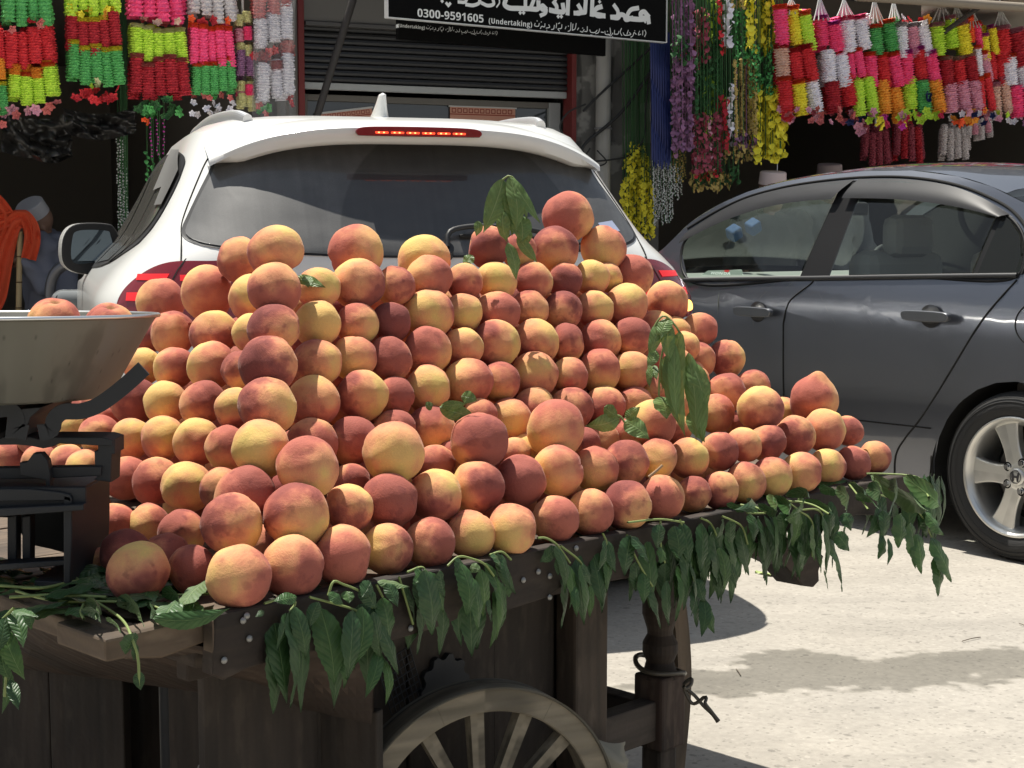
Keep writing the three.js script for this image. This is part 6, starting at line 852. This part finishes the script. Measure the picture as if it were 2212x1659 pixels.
  R('yellow, red and peach frill garland', [[2116, 2152, 68, 122, 'yellow', 2, 'magenta'], [2130, 2168, 118, 172, 'red', 2], [2138, 2178, 172, 242, 'peach', 2, 'lp']], [[2130, 2185, 238, 262, 'yg,lp,white', 8, 9]], [2097, 10, 2094, 2124, 62]);
  R('dark red, white and hot pink frill garland at the awning', [[2146, 2210, 56, 128, 'red,dr', 3, 'lp'], [2160, 2222, 128, 186, 'white', 3, 'fl'], [2176, 2236, 186, 248, 'pink', 3]], [[2180, 2235, 244, 266, 'white,purple', 8, 9]], [2160, 14, 2146, 2186, 54]);
  cluster('dim white and maroon flower garlands hanging deeper inside the right shop', -0.6, 0.02, [[1862, 1920, 275, 350, 'maroon', 4], [1930, 1990, 270, 350, 'maroon,dr', 4], [2030, 2090, 270, 340, 'grey', 4], [2085, 2140, 250, 300, 'grey,lp', 4]], []);
  // strands of petals, leaves and beads
  const petalG = grid(2, 2, (u, v) => V((u - 0.5) * 1.1 * Math.sin(Math.PI * (0.2 + 0.65 * v)), -v, 0.3 * v * (1 - v) * 3 * (0.5 + Math.abs(u - 0.5))));
  const bead = new THREE.OctahedronGeometry(0.5, 0);
  const strands = (label, cat, bands, n = 0.5, grp = 'hanging strands of petals and beads') => {
    const g = thing('petal_garland', label, cat, grp, V(0, 0, 0));
    for (const [x0, x1, y0, y1, col, cnt, size, kind, dens = 1] of bands) {
      const l = [], cords = [];
      for (let i = 0; i < cnt; i++) {
        const nn = n + rnd(-0.07, 0.07), lean = 0.02, xs = mix(x0, x1, (i + 0.5) / cnt), step = size * 0.62 / dens, end = y1 + rnd(-9, 9);
        for (let y = y0 + rnd(-6, 6); y < end; y += step * rnd(0.7, 1.3)) {
          const q = fpt(xs + (y - y0) * lean + rnd(-2, 2), y, nn), s = size * rnd(0.75, 1.25) * -q.z / FPX, h = (kind === 'bead' ? bead : petalG).clone();
          h.rotateX(rnd(-0.9, -0.1)); h.rotateY(rnd(0, 6.28)); h.scale(s, s, s); h.translate(q.x, q.y, q.z); l.push(h);
        }
        cords.push(tube([fpt(xs - 1, Math.min(y0, 0) - 60, nn), fpt(xs + (end - y0) * lean, end, nn)], 0.003, 2, 4));
      }
      const m = mesh(kind === 'bead' ? 'beads' : 'petals', merge(l), mat(col), g); m.userData.kind = 'stuff'; const k = mesh('cords', merge(cords), mat(col === 'purple' ? 'purple' : 'dg'), g); k.userData.kind = 'stuff';
    }
    return g;
  };
  strands('dusky purple blossom strands next to the blue tinsel', 'flower strands', [[1452, 1496, -20, 165, 'purple', 6, 11], [1450, 1500, 165, 325, 'purple', 8, 10], [1452, 1492, 80, 130, 'dg', 4, 12], [1455, 1490, 95, 125, 'fl', 2, 6, 'petal', 0.4]]);
  strands('crimson petal strands with pale edges', 'flower strands', [[1494, 1530, 20, 135, 'maroon', 4, 12], [1496, 1528, 22, 132, 'lp', 2, 9, 'petal', 0.5], [1494, 1560, 245, 370, 'maroon', 9, 12], [1496, 1556, 250, 360, 'lp', 6, 9, 'petal', 0.8], [1500, 1555, 365, 390, 'red', 5, 9], [1500, 1530, 130, 250, 'dg', 3, 8]]);
  strands('lime heart-leaf strands broken by dark gaps', 'flower strands', [[1528, 1546, -20, 82, 'yg', 2, 14], [1524, 1548, 160, 285, 'yg', 2, 15, 'petal', 0.75], [1545, 1570, 190, 240, 'yg', 1, 15, 'petal', 0.7], [1530, 1560, 80, 190, 'dg', 4, 8]]);
  strands('white and red petal strands mixed together', 'flower strands', [[1562, 1582, -20, 100, 'white', 2, 13], [1552, 1564, -20, 110, 'red', 2, 10], [1574, 1586, 175, 300, 'white', 2, 12], [1548, 1572, 210, 320, 'dr', 3, 11]]);
  strands('green leaf strands turning into gold bead strands', 'bead strands', [[1578, 1616, -20, 20, 'gold', 5, 9, 'bead'], [1580, 1618, 18, 140, 'green', 6, 7], [1584, 1634, 132, 290, 'gold', 7, 9, 'bead', 1.2], [1586, 1638, 285, 320, 'purple', 5, 10], [1560, 1640, 310, 345, 'gold', 8, 9]]);
  strands('bright yellow petal strands with a green middle', 'flower strands', [[1614, 1668, -20, 104, 'yellow', 8, 16, 'petal', 1.7], [1616, 1670, 100, 205, 'green', 6, 7], [1624, 1694, 186, 330, 'yellow', 9, 16, 'petal', 1.7], [1626, 1692, 325, 345, 'yellow', 6, 8]]);
  strands('olive leaf fringe below the crimson strands', 'flower strands', [[1490, 1580, 370, 405, 'gold', 9, 10], [1500, 1600, 360, 395, 'dg', 9, 10]], 0.45);
  strands('silver bead strings below the blue tinsel', 'bead strands', [[1408, 1452, 330, 480, 'silver', 8, 5, 'bead', 0.8], [1446, 1474, 360, 430, 'silver', 4, 5, 'bead', 0.8], [1446, 1482, 330, 390, 'gold', 6, 6, 'bead', 0.7]], 0.4);
  strands('silver sequin strings glinting inside the left shop', 'bead strands', [[250, 272, 300, 500, 'silver', 4, 5, 'bead', 0.5], [258, 276, 380, 560, 'silver', 3, 5, 'bead', 0.5], [268, 274, 480, 560, 'gold', 1, 9, 'bead', 0.6]], 0.1);
  strands('yellow marigold strings bundled against the concrete pier', 'flower strands', [[1362, 1392, 310, 345, 'yellow', 4, 9], [1350, 1402, 335, 400, 'yellow', 9, 9, 'petal', 1.6], [1342, 1410, 390, 505, 'yellow', 12, 9, 'petal', 1.6]], 0.12);
  strands('pink and orange sequin strings above the SUV mirror side', 'bead strands', [[318, 360, 255, 340, 'magenta', 3, 5, 'bead', 0.4], [310, 350, 330, 380, 'green', 3, 8, 'petal', 0.6]], 0.3);
  { const t = thing('blue_tinsel', 'deep blue tinsel curtain between the pier and the flower strands', 'tinsel', null, V(0, 0, 0)); const bm = std([0.012, 0.022, 0.11], { roughness: 0.35, metalness: 0.4, side: THREE.DoubleSide }); for (let i = 0; i < 16; i++) mesh('tinsel_strip', grid(1, 10, (u, v) => { const q = fpt(1406 + i * 2.6 + (u - 0.5) * 3.4 + v * 3, mix(70, 345 + (i * 37 % 23), v), 0.45 + 0.02 * Math.sin(i * 3 + v * 9)); return q; }), bm, t); }
  // crumpled foil and plastic goods under the left garlands
  const foil = phys([0.03, 0.028, 0.026], { roughness: 0.3, metalness: 0.3, side: THREE.DoubleSide });
  for (const [x0, x1, y0, y1, lb] of [[0, 150, 245, 330, 'crumpled dark plastic wrapping heaped under the lime garland'], [130, 285, 235, 290, 'crumpled glittering foil under the red poppies'], [60, 150, 300, 340, 'small bundle of dark foil hanging inside the left shop']]) tag(mesh('foil_bundle', grid(26, 14, (u, v) => { const q = fpt(mix(x0, x1, u), mix(y0, y1, v) + 14 * Math.sin(u * 3.1), 0.25); q.addScaledVector(FN, 0.22 * fbm(u * 7, v * 6, x0 + 1, 3)); return q; }), foil), lb, 'foil');
}
// ---------------------------------------------------------------- people, staff, chair
function surfaceNets(f, lo, hi, cell) {
  const n = [0, 1, 2].map((k) => Math.ceil((hi[k] - lo[k]) / cell) + 1), [nx, ny, nz] = n, val = new Float32Array(nx * ny * nz), id = new Int32Array(nx * ny * nz).fill(-1), at = (i, j, k) => (k * ny + j) * nx + i;
  for (let k = 0; k < nz; k++) for (let j = 0; j < ny; j++) for (let i = 0; i < nx; i++) val[at(i, j, k)] = f(lo[0] + i * cell, lo[1] + j * cell, lo[2] + k * cell);
  const pos = [], idx = [];
  for (let k = 0; k < nz - 1; k++) for (let j = 0; j < ny - 1; j++) for (let i = 0; i < nx - 1; i++) {
    let m = 0, x = 0, y = 0, z = 0, c = 0; const v = []; for (let q = 0; q < 8; q++) { v[q] = val[at(i + (q & 1), j + (q >> 1 & 1), k + (q >> 2))]; if (v[q] < 0) m |= 1 << q; } if (m === 0 || m === 255) continue;
    for (const [a, b] of [[0, 1], [2, 3], [4, 5], [6, 7], [0, 2], [1, 3], [4, 6], [5, 7], [0, 4], [1, 5], [2, 6], [3, 7]]) if ((v[a] < 0) !== (v[b] < 0)) { const t = v[a] / (v[a] - v[b]); x += mix(a & 1, b & 1, t); y += mix(a >> 1 & 1, b >> 1 & 1, t); z += mix(a >> 2, b >> 2, t); c++; }
    id[at(i, j, k)] = pos.length / 3; pos.push(lo[0] + (i + x / c) * cell, lo[1] + (j + y / c) * cell, lo[2] + (k + z / c) * cell);
  }
  for (let k = 1; k < nz - 1; k++) for (let j = 1; j < ny - 1; j++) for (let i = 1; i < nx - 1; i++) {
    const s = val[at(i, j, k)] < 0; const quad = (o, a, b, c, d) => { if ([a, b, c, d].some((e) => e < 0)) return; o ? idx.push(a, b, c, a, c, d) : idx.push(a, c, b, a, d, c); };
    if (s !== val[at(i + 1, j, k)] < 0) quad(s, id[at(i, j - 1, k - 1)], id[at(i, j, k - 1)], id[at(i, j, k)], id[at(i, j - 1, k)]);
    if (s !== val[at(i, j + 1, k)] < 0) quad(s, id[at(i - 1, j, k - 1)], id[at(i - 1, j, k)], id[at(i, j, k)], id[at(i, j, k - 1)]);
    if (s !== val[at(i, j, k + 1)] < 0) quad(s, id[at(i - 1, j - 1, k)], id[at(i, j - 1, k)], id[at(i, j, k)], id[at(i - 1, j, k)]);
  }
  const g = new THREE.BufferGeometry(); g.setAttribute('position', new THREE.Float32BufferAttribute(pos, 3)); g.setIndex(idx); g.computeVertexNormals(); return g;
}
const capsule = (x, y, z, a, b, ra, rb) => { const bx = b.x - a.x, by = b.y - a.y, bz = b.z - a.z, t = clamp(((x - a.x) * bx + (y - a.y) * by + (z - a.z) * bz) / (bx * bx + by * by + bz * bz + 1e-9)); return Math.hypot(x - a.x - bx * t, y - a.y - by * t, z - a.z - bz * t) - mix(ra, rb, t); };
const smin = (a, b, k) => { const h = clamp(0.5 + 0.5 * (b - a) / k); return mix(b, a, h) - k * h * (1 - h); };
const bones = (list, k) => (x, y, z) => { let d = 9; for (const [a, b, ra, rb] of list) d = smin(d, capsule(x, y, z, a, b, ra, rb), k); return d; };
const netOf = (list, k, cell) => { const lo = [9, 9, 9], hi = [-9, -9, -9]; for (const [a, b, ra, rb] of list) for (const [p, r] of [[a, ra], [b, rb]]) ['x', 'y', 'z'].forEach((c, i) => { lo[i] = Math.min(lo[i], p[c] - r - 3 * cell); hi[i] = Math.max(hi[i], p[c] + r + 3 * cell); }); return surfaceNets(bones(list, k), lo, hi, cell); };
function person(label, at, ry, J, cloth, capColor) {
  const g = thing('person', label, 'person', null, at, ry), skin = std([0.19, 0.105, 0.07], { roughness: 0.6 });
  const hd = J.head, fd = J.face.clone().normalize(), up = hd.clone().sub(J.neck).normalize(), sd = new THREE.Vector3().crossVectors(up, fd).normalize();
  const hp = (s, u, f) => hd.clone().addScaledVector(sd, s).addScaledVector(up, u).addScaledVector(fd, f);
  const head = [[hp(0, 0.02, -0.015), hp(0, 0.035, 0.0), 0.088, 0.088], [hp(0, -0.03, 0.03), hp(0, -0.075, 0.045), 0.062, 0.045], [hp(0, 0.0, 0.09), hp(0, -0.02, 0.105), 0.012, 0.016], [hp(0.08, -0.01, 0), hp(0.082, -0.03, -0.005), 0.016, 0.013], [hp(-0.08, -0.01, 0), hp(-0.082, -0.03, -0.005), 0.016, 0.013], [hp(0.035, 0.03, 0.075), hp(-0.035, 0.03, 0.075), 0.016, 0.016], [hp(-0.02, -0.055, 0.085), hp(0.02, -0.055, 0.085), 0.009, 0.009], [J.neck.clone().lerp(J.chest, 0.3), hp(0, -0.05, -0.01), 0.055, 0.052]];
  const parts = [netOf(head, 0.018, 0.009)];
  for (const h of J.hands) { const [el, wr, dirv, curl] = h, d = dirv.clone().normalize(), n = curl.clone().normalize(), s = new THREE.Vector3().crossVectors(d, n).normalize(), q = (a, b, c) => wr.clone().addScaledVector(d, a).addScaledVector(s, b).addScaledVector(n, c), L = [[el.clone().lerp(wr, 0.6), wr, 0.036, 0.027], [wr, q(0.05, 0.012, 0), 0.026, 0.026], [wr, q(0.05, -0.014, 0), 0.026, 0.024]];
    [[0.026, 0.034], [0.009, 0.042], [-0.009, 0.04], [-0.026, 0.03]].forEach(([b, l]) => { L.push([q(0.06, b, 0), q(0.06 + l, b, 0.012), 0.0105, 0.0095], [q(0.06 + l, b, 0.012), q(0.062 + l * 0.9, b * 0.9, 0.045), 0.0095, 0.0085], [q(0.062 + l * 0.9, b * 0.9, 0.045), q(0.045, b * 0.85, 0.055), 0.0085, 0.008]); });
    L.push([q(0.02, 0.03, 0.005), q(0.05, 0.048, 0.03), 0.013, 0.011], [q(0.05, 0.048, 0.03), q(0.06, 0.025, 0.055), 0.011, 0.009]); parts.push(netOf(L, 0.006, 0.0055)); }
  parts.push(netOf([[J.hip, J.chest, 0.12, 0.13], [J.chest, J.neck, 0.1, 0.06], ...J.legs.flatMap(([h, k, f]) => [[h, k, 0.075, 0.052], [k, f, 0.052, 0.036], [f, f.clone().add(V(0, -0.02, 0)).addScaledVector(fd.clone().setY(0).normalize(), 0.14), 0.036, 0.03]]), ...J.arms.flatMap(([s, e, w]) => [[s, e, 0.046, 0.04], [e, w, 0.038, 0.027]])], 0.03, 0.02));
  mesh('body', merge(parts), skin, g);
  const cl = [[J.hip, J.chest, 0.165, 0.16], [J.chest.clone(), J.neck.clone().lerp(J.chest, 0.25), 0.135, 0.07], ...J.arms.map(([s]) => [J.chest.clone().lerp(J.neck, 0.35), s, 0.085, 0.075]), ...J.arms.flatMap(([s, e, w]) => [[s, e, 0.072, 0.064], [e, e.clone().lerp(w, 0.8), 0.062, 0.056]]), ...J.legs.flatMap(([h, k, f]) => [[J.hip.clone().lerp(h, 0.6), h.clone().lerp(k, 0.9), 0.15, 0.13], [k, f.clone().lerp(k, 0.12), 0.095, 0.085]])];
  const f0 = bones(cl, 0.04); const lo = [9, 9, 9], hi = [-9, -9, -9]; for (const [a, b, ra, rb] of cl) for (const [p, r] of [[a, ra], [b, rb]]) ['x', 'y', 'z'].forEach((c, i) => { lo[i] = Math.min(lo[i], p[c] - r - 0.06); hi[i] = Math.max(hi[i], p[c] + r + 0.06); });
  mesh('loose_tunic', surfaceNets((x, y, z) => f0(x, y, z) + 0.012 * Math.sin(x * 40 + y * 9 + 3 * Math.sin(y * 14)) * Math.sin(z * 33 + y * 7), lo, hi, 0.017), std(cloth, { roughness: 0.9 }), g);
  const cap = new THREE.LatheGeometry([[0, 0.085], [0.078, 0.083], [0.086, 0.076], [0.092, 0.0], [0.087, 0.0], [0.08, 0.07], [0, 0.078]].map((p) => new THREE.Vector2(...p)), 36), cm = mesh('prayer_cap', cap, std(capColor, { roughness: 0.85 }), g); cm.position.copy(hp(0, 0.055, -0.012)); cm.quaternion.setFromUnitVectors(V(0, 1, 0), up);
  return g;
}
{
  const zP = 9.35, o = onLevel(118, 970).setY(0); o.copy(atDepth(112, 700, zP)).setY(0.12);
  const W = (px, py, dz = 0) => atDepth(px, py, zP - dz).sub(o);
  const hand = W(52, 560, 0.3), elb = W(95, 612, 0.22), hand2 = W(60, 548, 0.2), elb2 = W(110, 610, -0.1);
  person('stooping man in grey tunic and pale cap leaning on a bamboo staff', o, 0, { head: W(80, 482, 0.12), face: V(-0.75, -0.35, 0.45), neck: W(98, 515, 0.06), chest: W(106, 555, 0.03), hip: W(116, 655), arms: [[W(92, 532, 0.2), elb, hand], [W(120, 530, -0.14), elb2, hand2]], hands: [[elb, hand, V(-0.9, 0.25, 0.1), V(-0.1, -0.3, -0.9)], [elb2, hand2, V(-0.9, 0.3, 0.2), V(0, -0.3, 0.9)]], legs: [[W(112, 672, 0.1), W(106, 790, 0.16), V(-0.03, 0.05, 0.12)], [W(120, 672, -0.1), W(120, 790, -0.02), V(0.06, 0.05, -0.1)]] }, [0.15, 0.16, 0.205], [0.36, 0.36, 0.38]);
  const st = thing('bamboo_staff', 'jointed bamboo staff held upright by the stooping man', 'staff', null, V(0, 0, 0)), bm = std([0.42, 0.31, 0.16], { roughness: 0.6 }), s0 = atDepth(43, 500, zP - 0.33), s1 = atDepth(36, 940, zP - 0.33);
  for (let k = 0; k < 8; k++) { const a = s0.clone().lerp(s1, k / 8), b = s0.clone().lerp(s1, (k + 0.97) / 8); mesh('cane_joint', tube([a, b], 0.0165, 3, 10), bm, st); mesh('node', new THREE.TorusGeometry(0.0165, 0.004, 6, 14).rotateX(Math.PI / 2).translate(b.x, b.y, b.z), std([0.12, 0.07, 0.03]), st); }
  const oc = std([0.62, 0.075, 0.025], { roughness: 0.9, side: THREE.DoubleSide });
  const sash = thing('orange_cloth', 'bright orange cloth looped over the top of the bamboo staff', 'cloth', null, V(0, 0, 0));
  for (const [pts, w] of [[[[-25, 420], [5, 448], [28, 478], [50, 470], [66, 490], [70, 525], [64, 560]], 26], [[[-30, 500], [10, 478], [38, 468], [56, 476], [66, 500], [76, 520]], 22], [[[52, 472], [35, 480], [18, 520], [8, 570], [-5, 640], [-20, 680]], 28], [[[-20, 440], [0, 470], [-10, 520], [-25, 560]], 26]]) {
    const c = new THREE.CatmullRomCurve3(pts.map(([x, y], i) => atDepth(x, y, zP - 0.34 - 0.02 * (i % 2))));
    mesh('fold', grid(14, 34, (u, v) => { const p = c.getPoint(v), t = c.getTangent(v), s = V(-t.y, t.x, 0).normalize(), k = (u - 0.5) * w * 1.3 * zP / FPX; return p.addScaledVector(s, k).add(V(0, 0, 0.014 * Math.sin(u * 13 + v * 7) + 0.006 * Math.sin(u * 29 + v * 17) + 0.01)); }), oc, sash);
  }
  // metal chair with patterned bundle
  const zc = 8.0, ch = thing('metal_chair', 'round-backed metal tube chair beside the stooping man', 'chair', null, V(0, 0, 0)), gm = std([0.14, 0.14, 0.15], { metalness: 0.7, roughness: 0.4 });
  const Wc = (x, y, d = 0) => atDepth(x, y, zc - d);
  mesh('back_frame', tube([Wc(130, 760), Wc(118, 690), Wc(108, 630), Wc(120, 588), Wc(155, 568), Wc(195, 580), Wc(225, 620), Wc(232, 690), Wc(232, 760)], 0.028, 50, 10), gm, ch);
  mesh('seat', box(0.42, 0.03, 0.42, 0, 0, 0, 0.012).translate(...Wc(182, 790, 0.22).toArray()), gm, ch); for (const [x, d] of [[132, 0.02], [232, 0.02], [140, 0.42], [236, 0.42]]) { const a = Wc(x, 785, d), b = a.clone().setY(0.005); mesh('leg', tube([a, b], 0.014, 2, 8), gm, ch); }
  const tx = canvasTex(256, 256, (c) => { c.fillStyle = '#6c7072'; c.fillRect(0, 0, 256, 256); c.fillStyle = '#17181c'; for (let i = 0; i < 26; i++) { const x = (i * 61) % 256, y = (i * 37) % 150; c.fillRect(x, y, 9 + i % 9, 40 + (i * 13) % 50); } c.fillRect(0, 170, 256, 42); c.fillStyle = '#54202a'; c.fillRect(200, 10, 24, 130); });
  const bd = mesh('patterned_bundle', new RoundedBoxGeometry(0.3, 0.3, 0.26, 5, 0.06)); bd.material = std(0xffffff, { map: tx, roughness: 0.95 }); bd.position.copy(Wc(178, 690, 0.22)); bd.rotation.y = 0.3; bd.castShadow = true; tag(bd, 'grey and black patterned cloth bundle lying on the metal chair', 'bundle');
  const mg = thing('marigold_bunch', 'small heap of orange marigolds on the chair back under the SUV mirror', 'flowers', null, V(0, 0, 0)), mm = std([0.55, 0.2, 0.02], { roughness: 0.8 });
  for (let i = 0; i < 26; i++) { const q = Wc(rnd(206, 230), rnd(570, 625), rnd(-0.05, 0.05)); const b = mesh('marigold', new THREE.IcosahedronGeometry(0.022, 1), mm, mg); b.position.copy(q); }
  // two men beyond the grey saloon, only their caps show above its roof
  const stand = (px, py, z, lb, cc, cl) => { const top = atDepth(px, py, z), q = V(top.x, 0, top.z), h = top.y, S = h / 1.72, j = (x, y, zz) => V(x * S, y * S, zz * S); person(lb, q, rnd(-0.4, 0.4), { head: j(0, 1.58, 0.02), face: V(0.2, -0.1, 1), neck: j(0, 1.44, 0), chest: j(0, 1.26, 0), hip: j(0, 0.92, 0), arms: [[j(-0.2, 1.38, 0), j(-0.27, 1.1, 0.02), j(-0.25, 0.85, 0.08)], [j(0.2, 1.38, 0), j(0.27, 1.1, 0.02), j(0.25, 0.85, 0.08)]], hands: [[j(-0.27, 1.1, 0.02), j(-0.25, 0.85, 0.08), V(0, -1, 0.2), V(0.6, 0, 0.6)], [j(0.27, 1.1, 0.02), j(0.25, 0.85, 0.08), V(0, -1, 0.2), V(-0.6, 0, 0.6)]], legs: [[j(-0.09, 0.9, 0), j(-0.1, 0.48, 0.02), j(-0.1, 0.045, 0)], [j(0.09, 0.9, 0), j(0.1, 0.48, 0.02), j(0.1, 0.045, 0)]] }, cl, cc); };
  stand(1668, 373, 10.2, 'man with a pale pink prayer cap standing behind the grey saloon bonnet', [0.55, 0.45, 0.44], [0.05, 0.048, 0.045]);
  stand(1792, 354, 11.0, 'man with a grey-pink cap deeper in the shop behind the grey saloon', [0.30, 0.24, 0.24], [0.12, 0.12, 0.13]);
}
renderer.render(scene, camera);
